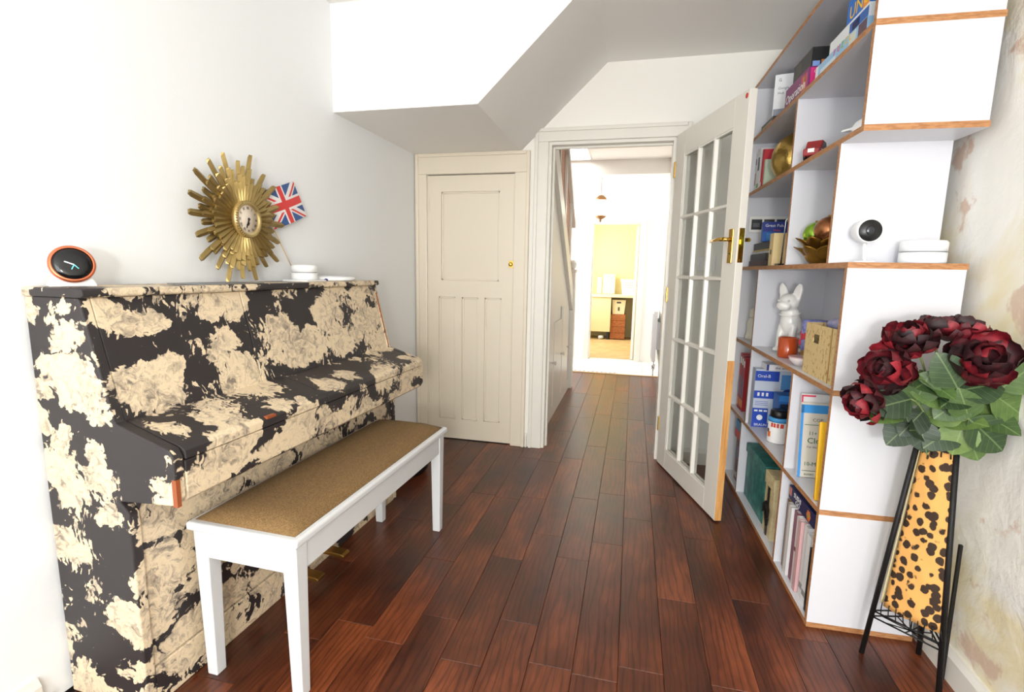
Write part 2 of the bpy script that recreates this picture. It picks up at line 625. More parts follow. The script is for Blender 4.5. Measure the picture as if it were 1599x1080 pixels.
# door casings
def casing(name, x0, x1, w, ztop, wt, m, wr=None):
    wr = w if wr is None else wr
    b = nb()
    y = YB
    for (a, c, z0, z1) in ((x0 - w, x0, 0, ztop), (x1, x1 + wr, 0, ztop), (x0 - w, x1 + wr, ztop, ztop + wt)):
        box(b, (a, y - 0.018, z0), (c, y, z1))
    # raised outer bead
    for (a, c, z0, z1) in ((x0 - w, x0 - w + 0.022, 0, ztop + wt), (x1 + wr - 0.022, x1 + wr, 0, ztop + wt), (x0 - w + 0.0225, x1 + wr - 0.0225, ztop + wt - 0.022, ztop + wt)):
        box(b, (a, y - 0.027, z0), (c, y - 0.017, z1))
    return struct(ob(name, b, m, bevel=0.004))
casing('trim_1', -1.352, -0.757, 0.078, 1.79, 0.128, GLOSS, 0.098)
casing('trim_2', -0.546, 0.21, 0.085, 1.965, 0.078, GLOSSW, 0.075)
b = nb()
box(b, (-0.548, YB, 0), (-0.528, YB + 0.13, 1.965))
box(b, (0.19, YB, 0), (0.212, YB + 0.13, 1.965))
box(b, (-0.53, YB, 1.947), (0.192, YB + 0.13, 1.967))
box(b, (-0.528, YB + 0.05, 0), (-0.515, YB + 0.075, 1.947))
box(b, (-0.515, YB + 0.05, 1.934), (0.19, YB + 0.075, 1.947))
struct(ob('trim_3', b, GLOSSW, bevel=0.002))

# cupboard door under the stairs
d1 = bpy.data.objects.new('door_1', None)
col.objects.link(d1)
d1.location = (-1.352, YB + 0.006, 0.006)
struct(d1, 'cream panelled cupboard door with one wide and three tall panels')
DW, DH = 0.592, 1.778
def frame_panel(bm, rects, W, H, y0, y1, inset):
    """slab with sunk panels: front at y0"""
    xs_ = sorted({0, W} | {r[0] for r in rects} | {r[1] for r in rects})
    zs_ = sorted({0, H} | {r[2] for r in rects} | {r[3] for r in rects})
    for xa, xb in zip(xs_, xs_[1:]):
        for za, zb in zip(zs_, zs_[1:]):
            inside = any(r[0] <= xa and xb <= r[1] and r[2] <= za and zb <= r[3] for r in rects)
            if not inside:
                box(bm, (xa, y0, za), (xb, y1, zb))
rects = [(0.095, 0.495, 1.10, 1.675), (0.075, 0.195, 0.14, 0.99), (0.24, 0.355, 0.14, 0.99), (0.40, 0.515, 0.14, 0.99)]
b = nb()
frame_panel(b, rects, DW, DH, 0, 0.035, 0.012)
bmesh.ops.remove_doubles(b, verts=b.verts, dist=0.0001)
ob('door_leaf', b, GLOSS, d1)
for r in rects:
    b = nb()
    box(b, (r[0], 0.012, r[2]), (r[1], 0.03, r[3]))
    o = ob('panel', b, GLOSS, d1)
    b = nb()
    for lo, hi in (((r[0], r[2]), (r[0] + 0.012, r[3])), ((r[1] - 0.012, r[2]), (r[1], r[3])), ((r[0], r[2]), (r[1], r[2] + 0.012)), ((r[0], r[3] - 0.012), (r[1], r[3]))):
        box(b, (lo[0], 0.005, lo[1]), (hi[0], 0.013, hi[1]))
    ob('panel_moulding', b, GLOSS, d1, bevel=0.003)
b = nb()
box(b, (DW - 0.03, -0.004, 1.19), (DW + 0.012, 0.0, 1.235))
lathe(b, [(0.0, 0), (0.011, 0.0), (0.014, 0.012), (0.011, 0.022), (0, 0.024)], 14, (DW - 0.018, -0.002, 1.212), 'y')
for v in b.verts:
    if v.co.y > 0.001:
        v.co.y = -v.co.y
lt = ob('latch', b, BRASS, d1, bevel=0.001)
lt['label'] = 'small polished brass turn latch'
for z in (0.25, 1.55):
    bx('hinge', (-0.004, -0.004, z), (0.012, 0.004, z + 0.075), GLOSS, d1, bevel=0.002)

# glazed door, swung open into the room
HX, HY = 0.205, 3.165
ex, ey = 0.44, 2.434
ang_d = math.atan2(ey - HY, ex - HX)
d2o = bpy.data.objects.new('door_2', None)
col.objects.link(d2o)
d2o.location = (ex, ey, 0.008)
d2o.rotation_euler = (0, 0, math.atan2(HY - ey, HX - ex))   # local +x runs from the latch edge back to the hinge
struct(d2o, 'white fifteen-pane glazed door standing open into the room')
LW = math.hypot(HX - ex, HY - ey)
LH = 1.955
T = 0.035
pz = [0.112, 0.449, 0.792, 1.150, 1.485, 1.826]
px = [0.12, 0.12 + (LW - 0.24) / 3, 0.12 + 2 * (LW - 0.24) / 3, LW - 0.12]
b = nb()
box(b, (0, -T, 0), (0.12, 0, LH))
box(b, (LW - 0.12, -T, 0), (LW, 0, LH))
box(b, (0.12, -T, 0), (LW - 0.12, 0, pz[0]))
box(b, (0.12, -T, pz[-1]), (LW - 0.12, 0, LH))
ob('door_frame', b, GLOSSW, d2o, bevel=0.002)
for x in px[1:-1]:
    b = nb()
    prism(b, [(x - 0.013, -T / 2), (x - 0.006, -T), (x + 0.006, -T), (x + 0.013, -T / 2), (x + 0.006, 0), (x - 0.006, 0)], pz[0], pz[-1], 'z')
    ob('glazing_bar', b, GLOSSW, d2o)
for z in pz[1:-1]:
    b = nb()
    prism(b, [(-T / 2, z - 0.013), (-T, z - 0.006), (-T, z + 0.006), (-T / 2, z + 0.013), (0, z + 0.006), (0, z - 0.006)], px[0], px[-1], 'x')
    ob('glazing_bar', b, GLOSSW, d2o)
for i in range(3):
    for j in range(5):
        b = nb()
        box(b, (px[i], -T / 2 - 0.002, pz[j]), (px[i + 1], -T / 2 + 0.002, pz[j + 1]))
        ob('pane', b, GLASS, d2o)
# glazing beads around the opening
b = nb()
for yy in (-T + 0.002, -0.012):
    box(b, (0.118, yy, pz[0]), (0.128, yy + 0.01, pz[-1]))
    box(b, (LW - 0.128, yy, pz[0]), (LW - 0.118, yy + 0.01, pz[-1]))
    box(b, (0.128, yy, pz[0] - 0.002), (LW - 0.128, yy + 0.01, pz[0] + 0.009))
    box(b, (0.128, yy, pz[-1] - 0.009), (LW - 0.128, yy + 0.01, pz[-1] + 0.002))
ob('glazing_bead', b, GLOSSW, d2o)
e1 = bx('bare_edge', (-0.0015, -T + 0.001, 0.0), (0.0, -0.001, 0.78), WOODRAW, d2o)
e1['label'] = 'bare pine strip where the paint is stripped'
b = nb()
box(b, (-0.003, -T + 0.006, 1.225), (0.0, -0.006, 1.375))
for z in (1.235, 1.365):
    lathe(b, [(0.004, 0), (0.004, 0.002), (0, 0.002)], 10, (-0.005, -T / 2, z), 'x')
box(b, (-0.010, -T / 2 - 0.006, 1.305), (-0.002, -T / 2 + 0.006, 1.325))
ob('lock_plate', b, BRASS, d2o)
for side in (1, -1):
    h = bpy.data.objects.new('door_handle', None)
    b = nb()
    y0 = 0.0 if side > 0 else -T
    box(b, (0.034, min(y0, y0 + side * 0.006), 1.222), (0.072, max(y0, y0 + side * 0.006), 1.375))
    hp = ob('handle_plate', b, BRASS, d2o, bevel=0.003)
    b = nb()
    tube(b, [(0.053, y0, 1.328), (0.053, y0 + side * 0.04, 1.328)], 0.009, 12)
    tube(b, [(0.045, y0 + side * 0.042, 1.328), (0.08, y0 + side * 0.046, 1.329), (0.12, y0 + side * 0.046, 1.327), (0.165, y0 + side * 0.042, 1.324)], 0.0095, 12, 0.007)
    ob('lever', b, BRASS, hp)
    b = nb()
    lathe(b, [(0.004, 0), (0.004, 0.001), (0, 0.001)], 10, (0.053, y0 + side * 0.006, 1.265), 'y')
    ob('keyhole', b, BLACK, hp)
    bpy.data.objects.remove(h)
b = nb()
lathe(b, [(0.011, 0), (0.011, 0.0012), (0, 0.0012)], 16, (0.02, 0.0, 1.93), 'y')
st = ob('red_sticker', b, C(206, 60, 50), d2o)
for z in (0.2, 1.0, 1.72):
    bx('hinge', (LW - 0.002, -0.004, z), (LW + 0.01, 0.006, z + 0.09), BRASS, d2o, bevel=0.002)

# light switch on the wall behind the glazed door
sw = thing('light_switch', 'white wall switch on the back wall behind the glazed door', 'switch', (0.40, YB, 1.24))
bx('plate', (-0.07, -0.009, -0.043), (0.07, 0, 0.043), WHITEP, sw, bevel=0.003)
for x in (-0.03, 0.03):
    bx('rocker', (x - 0.012, -0.013, -0.018), (x + 0.012, -0.008, 0.018), WHITEP, sw, bevel=0.002)

# ------------------------------------------------------------------ hall beyond the door
HALLW = mat('hall_wall', (244, 242, 236), 0.85)
b = nb()
box(b, (0.34, YB + 0.12, 0), (0.46, 7.0, 2.42))
struct(ob('wall_hall_right', b, HALLW))
b = nb()
for lo, hi in (((-1.3, 0), (-0.545, 2.42)), ((0.075, 0), (0.46, 2.42)), ((-0.545, 1.82), (0.075, 2.42))):
    box(b, (lo[0], 6.86, lo[1]), (hi[0], 6.96, hi[1]))
struct(ob('wall_hall_end', b, HALLW))
b = nb()
box(b, (-1.42, YB + 0.12, 0), (-1.30, 5.9, 3.3))
struct(ob('wall_stair', b, speckle('stair_wallpaper', (196, 150, 132), (176, 128, 112), 18, 0.4, 0.6, 0.8)))
b = nb()
for lo, hi in (((-1.32, 5.9), (-1.2, 6.05)), ((-1.32, 6.8), (-1.2, 6.96))):
    box(b, (lo[0], lo[1], 0), (hi[0], hi[1], 2.42))
box(b, (-1.32, 6.05, 0), (-1.2, 6.8, 0.7))
box(b, (-1.32, 6.05, 2.28), (-1.2, 6.8, 2.42))
struct(ob('wall_hall_left', b, HALLW))
# ceiling with the skylight opening
b = nb()
for lo, hi in (((-0.62, YB + 0.12), (0.46, 5.25)), ((-0.5, 5.25), (0.46, 5.8)), ((-1.42, 5.8), (0.46, 7.0)), ((-1.42, 5.25), (-0.95, 5.8))):
    box(b, (lo[0], lo[1], 2.40), (hi[0], hi[1], 2.50))
box(b, (-1.42, YB + 0.12, 3.2), (-0.6, 5.25, 3.3))
struct(ob('ceiling_hall', b, HALLW))
b = nb()
for lo, hi in (((-0.949, 5.251), (-0.93, 5.799)), ((-0.52, 5.251), (-0.501, 5.799)), ((-0.93, 5.251), (-0.52, 5.27)), ((-0.93, 5.78), (-0.52, 5.799))):
    box(b, (lo[0], lo[1], 2.397), (hi[0], hi[1], 2.66))
w2 = struct(ob('window_2', b, GLOSSW), 'white-framed skylight opening in the hall ceiling')
bx('pane', (-0.945, 5.255, 2.50), (-0.505, 5.795, 2.506), mat('bright_sky_pane', (250, 252, 255), 0.4, emit=9.0), w2)
b = nb()
box(b, (-1.42, 5.86, 2.245), (0.34, 6.02, 2.40))
struct(ob('ceiling_hall_beam', b, HALLW))
# understairs panelling with cupboard doors and sloping string
b = nb()
prism(b, [(3.34, 0), (5.0, 0), (5.0, 0.86), (3.72, 1.95), (3.34, 2.27)], -0.64, -0.60, 'x')
us = struct(ob('wall_understairs', b, GLOSSW))
def slope_z(y):
    return 1.93 - (y - 3.79) * 0.848
st = thing('staircase', 'white painted staircase side rising towards the room beyond the doorway', 'staircase', (-0.6, 5.0, 0))
b = nb()
prism(b, [(3.36 - 5, slope_z(3.36) - 0.09), (5.03 - 5, slope_z(5.03) - 0.09), (5.03 - 5, slope_z(5.03) + 0.11), (3.36 - 5, slope_z(3.36) + 0.11)], -0.035, 0.03, 'x')
ob('string_board', b, GLOSSW, st)
b = nb()
prism(b, [(3.36 - 5, slope_z(3.36) + 0.72), (5.03 - 5, slope_z(5.03) + 0.72), (5.03 - 5, slope_z(5.03) + 0.79), (3.36 - 5, slope_z(3.36) + 0.79)], -0.03, 0.03, 'x')
ob('handrail', b, GLOSSW, st)
b = nb()
prism(b, [(3.37 - 5, slope_z(3.37) + 0.10), (5.02 - 5, slope_z(5.02) + 0.10), (5.02 - 5, slope_z(5.02) + 0.73), (3.37 - 5, slope_z(3.37) + 0.73)], -0.012, -0.004, 'x')
bp_ = ob('balustrade_panel', b, speckle('pink_gold_panel', (190, 140, 122), (214, 170, 120), 60, 0.52, 0.62, 0.6), st)
bp_['label'] = 'pinkish patterned panel between string and handrail'
for i in range(4):
    y = 3.6 + i * 0.4
    bx('baluster', (-0.016, y - 5 - 0.016, slope_z(y) + 0.09), (0.016, y - 5 + 0.016, slope_z(y) + 0.74), GLOSSW, st)
b = nb()
box(b, (-0.045, 0.02, 0), (0.045, 0.11, 1.18))
ellipsoid(b, (0, 0.065, 1.245), (0.05, 0.05, 0.055))
box(b, (-0.055, 0.01, 1.17), (0.055, 0.12, 1.2))
ob('newel_post', b, GLOSSW, st, bevel=0.004)
for i in range(7):
    y = 4.9 - i * 0.225
    z = 0.19 * (i + 1)
    bx('stair_tread', (-0.69, y - 5 - 0.24, z - 0.03), (-0.03, y - 5, z), mat('stair_carpet', (178, 128, 110), 0.95), st)
cup = thing('understairs_cupboard', 'white cupboard doors set into the panelling under the stairs', 'cupboard', (-0.6, 4.0, 0))
for (y0, y1, za, zb) in ((3.42, 3.88, 1.66, 1.28), (3.92, 4.36, 0.77, 0.77), (4.40, 4.80, 0.88, 0.60)):
    b = nb()
    prism(b, [(y0 - 4, 0.10), (y1 - 4, 0.10), (y1 - 4, zb), (y0 - 4, za)], 0.001, 0.02, 'x')
    dd = ob('cupboard_door', b, GLOSSW, cup, bevel=0.003)
    b = nb()
    lathe(b, [(0.006, 0), (0.006, 0.015), (0.016, 0.022), (0.016, 0.032), (0, 0.038)], 14, (0.02, y1 - 4 - 0.05, 0.47), 'x')
    ob('knob', b, GLOSSW, dd)
b = nb()
prism(b, [(3.34, 0), (5.0, 0), (5.0, 0.09), (3.34, 0.09)], -0.601, -0.588, 'x')
struct(ob('baseboard_hall_left', b, GLOSSW))
# tiled end of the hall and ribbed mat
HT = mat('white_tile', (240, 238, 232), 0.3)
hf = struct(bx('floor_hall_end', (-1.3, 5.89, -0.05), (0.46, 7.0, -0.006), mat('tile_grout', (196, 192, 184), 0.8)))
for i in range(6):
    for j in range(4):
        b = nb()
        box(b, (-1.3 + i * 0.293 + 0.002, 5.892 + j * 0.277, -0.02), (-1.3 + (i + 1) * 0.293 - 0.002, 5.892 + (j + 1) * 0.277 - 0.003, 0.0))
        ob('tile', b, HT, hf)
mt = thing('ribbed_mat', 'white ribbed mat on the bright tiles at the hall end', 'mat', (-0.42, 6.35, 0))
bx('mat_base', (-0.42, -0.42, 0), (0.3, 0.42, 0.006), mat('mat_white', (232, 230, 226), 0.9), mt)
for i in range(14):
    bx('rib', (-0.41 + i * 0.051, -0.41, 0.005), (-0.385 + i * 0.051, 0.41, 0.013), MATS['mat_white'], mt)
struct(bx('trim_4', (-0.70, 5.875, -0.002), (0.34, 5.90, 0.006), mat('threshold', (196, 160, 100), 0.4)))

# pendant lamp
pl = thing('pendant_lamp', 'lit glass pendant lamp with brown bands hanging in the hall', 'lamp', (-0.425, 6.35, 2.4))
b = nb()
tube(b, [(0, 0, 0), (0, 0, -0.31)], 0.004, 8)
lathe(b, [(0.04, 0), (0.035, -0.02), (0, -0.03)][::-1], 16, (0, 0, 0))
ob('cord', b, mat('cord_brown', (120, 96, 70), 0.6), pl)
b = nb()
lathe(b, [(0.055, -0.36), (0.098, -0.40), (0.108, -0.455), (0.098, -0.51), (0.062, -0.545)], 24)
ob('shade', b, mat('lit_opal_glass', (255, 246, 222), 0.4, emit=5.0), pl)
BAND = mat('lamp_band', (150, 108, 66), 0.5, 0.4)
b = nb()
lathe(b, [(0.0, -0.30), (0.03, -0.305), (0.062, -0.335), (0.064, -0.362), (0.05, -0.366)], 20)
ob('cap_band', b, BAND, pl)
b = nb()
lathe(b, [(0.064, -0.54), (0.066, -0.556), (0.045, -0.575), (0.012, -0.59), (0.016, -0.61), (0, -0.625)], 20)
ob('lower_band', b, BAND, pl)
# radiator on the right
rd = thing('radiator', 'narrow white radiator on the hall right wall past the glazed door', 'radiator', (0.31, 6.25, 0))
bx('panel', (-0.055, -0.32, 0.17), (-0.01, 0.32, 0.75), mat('radiator_white', (226, 228, 230), 0.4), rd, bevel=0.006)
for i in range(8):
    bx('convector_rib', (-0.063, -0.29 + i * 0.08, 0.2), (-0.054, -0.255 + i * 0.08, 0.72), MATS['radiator_white'], rd)
b = nb()
tube(b, [(-0.03, -0.30, 0), (-0.03, -0.30, 0.18)], 0.008)
lathe(b, [(0.018, 0.08), (0.02, 0.13), (0, 0.14)], 12, (-0.03, -0.30, 0))
ob('valve', b, mat('chrome', (190, 192, 196), 0.2, 1.0), rd)
for s_ in (-0.25, 0.25):
    bx('bracket', (-0.012, s_ - 0.02, 0.3), (0.03, s_ + 0.02, 0.62), MATS['radiator_white'], rd)

# far room
FARW = mat('far_room_yellow', (236, 222, 168), 0.8)
struct(bx('wall_far_end', (-1.3, 9.45, 0), (1.2, 9.55, 2.42), FARW))
struct(bx('wall_far_right', (0.46, 6.96, 0), (0.56, 9.45, 2.42), FARW))
b = nb()
for lo, hi in (((6.96, 0), (7.75, 2.42)), ((8.75, 0), (9.45, 2.42)), ((7.75, 0), (8.75, 0.85)), ((7.75, 2.2), (8.75, 2.42))):
    box(b, (-1.25, lo[0], lo[1]), (-1.13, hi[0], hi[1]))
struct(ob('wall_far_left', b, mat('far_white', (244, 242, 236), 0.8)))
struct(bx('ceiling_far', (-1.3, 6.96, 2.40), (0.6, 9.5, 2.5), HALLW))
struct(bx('floor_far', (-1.3, 6.98, -0.05), (0.6, 9.5, 0.0), speckle('pale_floor', (214, 186, 138), (200, 170, 120), 6, 0.4, 0.6, 0.5)))
b = nb()
for (x0, x1, z0, z1) in ((-0.61, -0.545, 0, 1.82), (0.075, 0.14, 0, 1.82), (-0.61, 0.14, 1.82, 1.885)):
    box(b, (x0, 6.84, z0), (x1, 6.862, z1))
for (x0, x1, z0, z1) in ((-0.548, -0.53, 0, 1.82), (0.06, 0.078, 0, 1.82), (-0.53, 0.06, 1.802, 1.822)):
    box(b, (x0, 6.86, z0), (x1, 6.97, z1))
struct(ob('trim_5', b, GLOSSW, bevel=0.003))
d3 = bpy.data.objects.new('door_3', None)
col.objects.link(d3)
d3.location = (0.05, 6.97, 0.005)
d3.rotation_euler = (0, 0, R(84))
struct(d3, 'far white door standing open at the end of the hall')
b = nb()
frame_panel(b, [(0.09, 0.51, 0.2, 0.85), (0.09, 0.51, 1.0, 1.66)], 0.6, 1.79, 0, 0.035, 0.01)
box(b, (0.08, 0.01, 0.19), (0.52, 0.025, 1.67))
ob('door_leaf', b, GLOSSW, d3)
b = nb()
tube(b, [(0.55, 0.03, 0.92), (0.55, 0.075, 0.92), (0.45, 0.08, 0.92)], 0.009)
ob('lever', b, BRASS, d3)
FC = mat('far_cabinet_cream', (232, 214, 168), 0.5)
cb = thing('utility_cabinet', 'cream base cabinet under the worktop in the far room', 'cabinet', (-0.55, 8.95, 0))
bx('body', (-0.30, 0.02, 0.14), (0.20, 0.48, 0.745), FC, cb)
bx('cabinet_door', (-0.30, 0.0, 0.14), (0.20, 0.02, 0.745), FC, cb, bevel=0.002)
for x in (-0.26, 0.16):
    for y in (0.06, 0.44):
        bx('leg', (x - 0.02, y - 0.02, 0), (x + 0.02, y + 0.02, 0.14), BLACK, cb)
pnl = tag(bx('end_panel', (0.02, 8.95, 0), (0.06, 9.43, 0.745), FC), 'tall cream end panel holding up the far worktop on the right', 'panel')
wt = tag(bx('worktop', (-1.0, 8.92, 0.747), (0.10, 9.445, 0.79), mat('worktop_cream', (240, 226, 186), 0.4), bevel=0.004), 'cream worktop along the far room wall', 'worktop')
wk = thing('wicker_drawers', 'brown wicker basket drawers below a cream box under the far worktop', 'basket', (-0.23, 9.0, 0))
WICK = speckle('wicker', (176, 108, 62), (132, 76, 40), 40, 0.4, 0.6, 0.8, stretch=(1, 1, 3))
bx('basket_body', (-0.115, 0.0, 0.01), (0.135, 0.38, 0.45), WICK, wk, bevel=0.008)
for i in range(4):
    bx('weave_band', (-0.118, -0.006, 0.02 + i * 0.108), (0.138, 0.0, 0.108 + i * 0.108), WICK, wk, bevel=0.004)
sb = thing('storage_box', 'cream storage box with dark cut-out handle on the wicker basket', 'box', (-0.22, 9.02, 0.452))
b = nb()
prism(b, [(-0.10, 0), (0.10, 0), (0.12, 0.25), (-0.115, 0.25)], 0, 0.3, 'y')
ob('body', b, mat('box_cream', (226, 214, 180), 0.6), sb)
bx('handle_slot', (-0.035, -0.002, 0.19), (0.04, 0.001, 0.215), BLACK, sb)
bx('tag', (-0.012, -0.003, 0.06), (0.022, 0.001, 0.125), mat('tag_dark', (96, 88, 76), 0.6), sb)
o = thing('leaning_board', 'large pale board leaning at the back of the far worktop', 'board', (-0.42, 9.26, 0.796), rot=(R(-12), 0, 0))
bx('sheet', (-0.11, 0, 0), (0.11, 0.02, 0.36), mat('pale_board', (244, 232, 190), 0.5), o, bevel=0.003)
bx('edge_strip', (-0.112, -0.003, 0), (-0.106, 0.022, 0.36), mat('board_edge', (206, 184, 130), 0.5), o)
o = thing('leaning_tray', 'narrow pale tray leaning beside the large board on the far worktop', 'tray', (-0.585, 9.27, 0.796), rot=(R(-10), 0, 0))
bx('sheet', (-0.04, 0, 0), (0.04, 0.02, 0.32), MATS['pale_board'], o, bevel=0.003)
bx('rim', (-0.042, -0.006, 0.3), (0.042, 0.0, 0.32), MATS['board_edge'], o)
lb = thing('laundry_basket', 'white perforated laundry basket on the far worktop', 'basket', (-0.06, 9.2, 0.79))
b = nb()
prism(b, [(-0.11, 0), (0.11, 0), (0.14, 0.26), (-0.14, 0.26)], -0.14, 0.14, 'y')
ob('body', b, WHITEP, lb)
bx('rim', (-0.15, -0.15, 0.25), (0.15, 0.15, 0.27), WHITEP, lb, bevel=0.004)
for r_ in range(3):
    for c_ in range(6):
        bx('slot', (-0.095 + c_ * 0.034, -0.142, 0.12 + r_ * 0.04), (-0.075 + c_ * 0.034, -0.139, 0.14 + r_ * 0.04), mat('slot_grey', (170, 172, 170), 0.7), lb)
bt = thing('cleaning_bottle', 'blue and white bottle lying under the far cabinet', 'bottle', (-0.49, 9.02, 0.035), rot=(0, R(90), R(60)))
b = nb()
lathe(b, [(0, -0.07), (0.032, -0.07), (0.032, 0.02), (0.012, 0.05), (0.012, 0.07), (0, 0.07)], 14)
ob('body', b, C(230, 236, 240), bt)
b = nb()
lathe(b, [(0.015, 0.055), (0.015, 0.085), (0, 0.085)], 12)
ob('cap', b, C(60, 130, 200), bt)

# ------------------------------------------------------------------ piano
PO = Vector((-1.03, 0.915, 0))
PA = R(2.0)
piano = thing('upright_piano', 'upright piano papered in black and cream toile beside the left wall', 'piano', PO, -PA)
TOILE = make_toile(piano)
PLn = 1.35
DARK = mat('piano_inside', (20, 16, 15), 0.7)
TIMB = mat('piano_bare_wood', (150, 78, 40), 0.5)
def side_outline():
    return [(-0.43, 0.0), (-0.155, 0.0), (-0.155, 0.56), (-0.185, 0.592), (-0.012, 0.605), (0.0, 0.625), (0.0, 0.725), (-0.012, 0.745),
            (-0.175, 0.795), (-0.25, 1.095), (-0.43, 1.095)]
for y0, y1 in ((0, 0.028), (PLn - 0.028, PLn)):
    b = nb()
    prism(b, side_outline(), y0, y1, 'y')
    ob('side_panel', b, TOILE, piano, bevel=0.004)
bx('back_board', (-0.43, 0.028, 0.03), (-0.405, PLn - 0.028, 1.09), TOILE, piano)
b = nb()
prism(b, [(-0.435, 1.095), (-0.238, 1.095), (-0.232, 1.10), (-0.236, 1.118), (-0.435, 1.118)], -0.002, PLn + 0.002, 'y')
ob('top_lid', b, TOILE, piano, bevel=0.004)
def upper(y0, y1, name):
    b = nb()
    prism(b, [(-0.25, 1.094), (-0.262, 1.092), (-0.19, 0.79), (-0.177, 0.793)], y0, y1, 'y')
    ob(name, b, TOILE, piano, bevel=0.0015)
upper(0.029, 0.488, 'upper_panel')
upper(0.492, 1.045, 'upper_panel')
upper(1.049, PLn - 0.029, 'upper_panel')
# key lid in two lengths, its front drop and the key bed
for y0, y1 in ((0.030, 0.590), (0.593, PLn - 0.030)):
    b = nb()
    prism(b, [(-0.182, 0.795), (-0.012, 0.746), (0.002, 0.735), (0.004, 0.715), (-0.004, 0.715), (-0.012, 0.735), (-0.184, 0.783)], y0, y1, 'y')
    ob('key_lid', b, TOILE, piano, bevel=0.002)
b = nb()
prism(b, [(-0.19, 0.592), (-0.012, 0.604), (0.001, 0.615), (0.001, 0.712), (-0.015, 0.712), (-0.19, 0.70)], 0.029, PLn - 0.029, 'y')
ob('key_bed', b, TOILE, piano, bevel=0.003)
bx('lower_panel', (-0.178, 0.029, 0.115), (-0.162, PLn - 0.029, 0.60), TOILE, piano)
bx('plinth', (-0.178, 0.029, 0.0), (-0.157, PLn - 0.029, 0.11), TOILE, piano, bevel=0.003)
# worn corners that show the timber
w_ = bx('worn_corner', (-0.010, -0.001, 0.604), (0.003, 0.010, 0.672), TIMB, piano)
w_['label'] = 'worn corner showing reddish timber'
bx('worn_edge', (-0.012, 0.30, 0.737), (0.0045, 0.335, 0.7445), TIMB, piano)
b = nb()
prism(b, [(-0.243, 1.06), (-0.2385, 1.06), (-0.1755, 0.80), (-0.180, 0.80)], PLn - 0.022, PLn - 0.015, 'y')
ob('worn_edge', b, TIMB, piano)
for yy in (0.585, 0.745):
    b = nb()
    prism(b, [(-0.16, 0.045), (-0.06, 0.038), (-0.05, 0.043), (-0.05, 0.05), (-0.06, 0.055), (-0.16, 0.06)], yy - 0.022, yy + 0.022, 'y')
    ob('pedal', b, mat('pedal_brass', (150, 112, 54), 0.35, 0.9), piano, bevel=0.003)

def pw(x, y, z):
    """piano local to world"""
    return piano_m @ Vector((x, y, z))
piano_m = Matrix.Translation(PO) @ Matrix.Rotation(-PA, 4, 'Z')
ZT = 1.118

# bench
BO = Vector((-0.985, 1.06, 0))
BR = R(-1.8)
bench = thing('piano_bench', 'long white piano bench with brown upholstered seat', 'bench', BO, BR)
BW, BL, BHt = 0.335, 0.985, 0.475
x0, x1, y0, y1 = -BW / 2, BW / 2, 0, BL
for (lx, ly) in ((x0, y0), (x1 - 0.046, y0), (x0, y1 - 0.046), (x1 - 0.046, y1 - 0.046)):
    b = nb()
    A = [(0, 0), (0.046, 0), (0.046, 0.046), (0, 0.046)]
    t = 0.006
    Bq = [(t, t), (0.046 - t, t), (0.046 - t, 0.046 - t), (t, 0.046 - t)]
    va = [b.verts.new((lx + p[0], ly + p[1], 0.45)) for p in A]
    vb = [b.verts.new((lx + p[0], ly + p[1], 0.0)) for p in Bq]
    b.faces.new(va)
    b.faces.new(vb[::-1])
    for i in range(4):
        b.faces.new((va[i], vb[i], vb[(i + 1) % 4], va[(i + 1) % 4]))
    ob('leg', b, BENCHW, bench, bevel=0.003)
for lo, hi in (((x0 + 0.004, y0 + 0.04), (x0 + 0.024, y1 - 0.04)), ((x1 - 0.024, y0 + 0.04), (x1 - 0.004, y1 - 0.04)), ((x0 + 0.04, y0 + 0.004), (x1 - 0.04, y0 + 0.024)), ((x0 + 0.04, y1 - 0.024), (x1 - 0.04, y1 - 0.004))):
    bx('apron', (lo[0], lo[1], 0.372), (hi[0], hi[1], 0.45), BENCHW, bench, bevel=0.002)
bx('seat_frame', (x0 - 0.012, y0 - 0.014, 0.454), (x1 + 0.012, y1 + 0.014, 0.480), BENCHW, bench, bevel=0.009, seg=4)
b = nb()
NX, NY = 10, 26
grid = []
sx0, sx1, sy0, sy1 = x0 + 0.006, x1 - 0.006, y0 + 0.006, y1 - 0.006
for j in range(NY + 1):
    row = []
    for i in range(NX + 1):
        u, v = i / NX, j / NY
        ex_ = min(u, 1 - u) * (sx1 - sx0)
        ey_ = min(v, 1 - v) * (sy1 - sy0)
        h = 0.028 * (1 - math.exp(-ex_ / 0.022)) * (1 - math.exp(-ey_ / 0.022))
        row.append(b.verts.new((sx0 + u * (sx1 - sx0), sy0 + v * (sy1 - sy0), 0.482 + h)))
    grid.append(row)
for j in range(NY):
    for i in range(NX):
        f = b.faces.new((grid[j][i], grid[j][i + 1], grid[j + 1][i + 1], grid[j + 1][i]))
        f.smooth = True
rim = [grid[0][i] for i in range(NX + 1)] + [grid[j][NX] for j in range(1, NY + 1)] + [grid[NY][i] for i in range(NX - 1, -1, -1)] + [grid[j][0] for j in range(NY - 1, 0, -1)]
low = [b.verts.new((v.co.x, v.co.y, 0.478)) for v in rim]
n = len(rim)
for i in range(n):
    b.faces.new((rim[i], low[i], low[(i + 1) % n], rim[(i + 1) % n]))
b.faces.new(low[::-1])
ob('seat_cushion', b, TWEED, bench)

# black tub past the piano
b = nb()
lathe(b, [(0, 0), (0.10, 0), (0.125, 0.03), (0.13, 0.10), (0.11, 0.14), (0.10, 0.13), (0, 0.12)], 28)
tub = ob('floor_tub', b, mat('tub_black', (14, 15, 18), 0.4), loc=(-1.235, 2.60, 0))
tag(tub, 'low rounded black tub on the floor past the far end of the piano', 'tub')

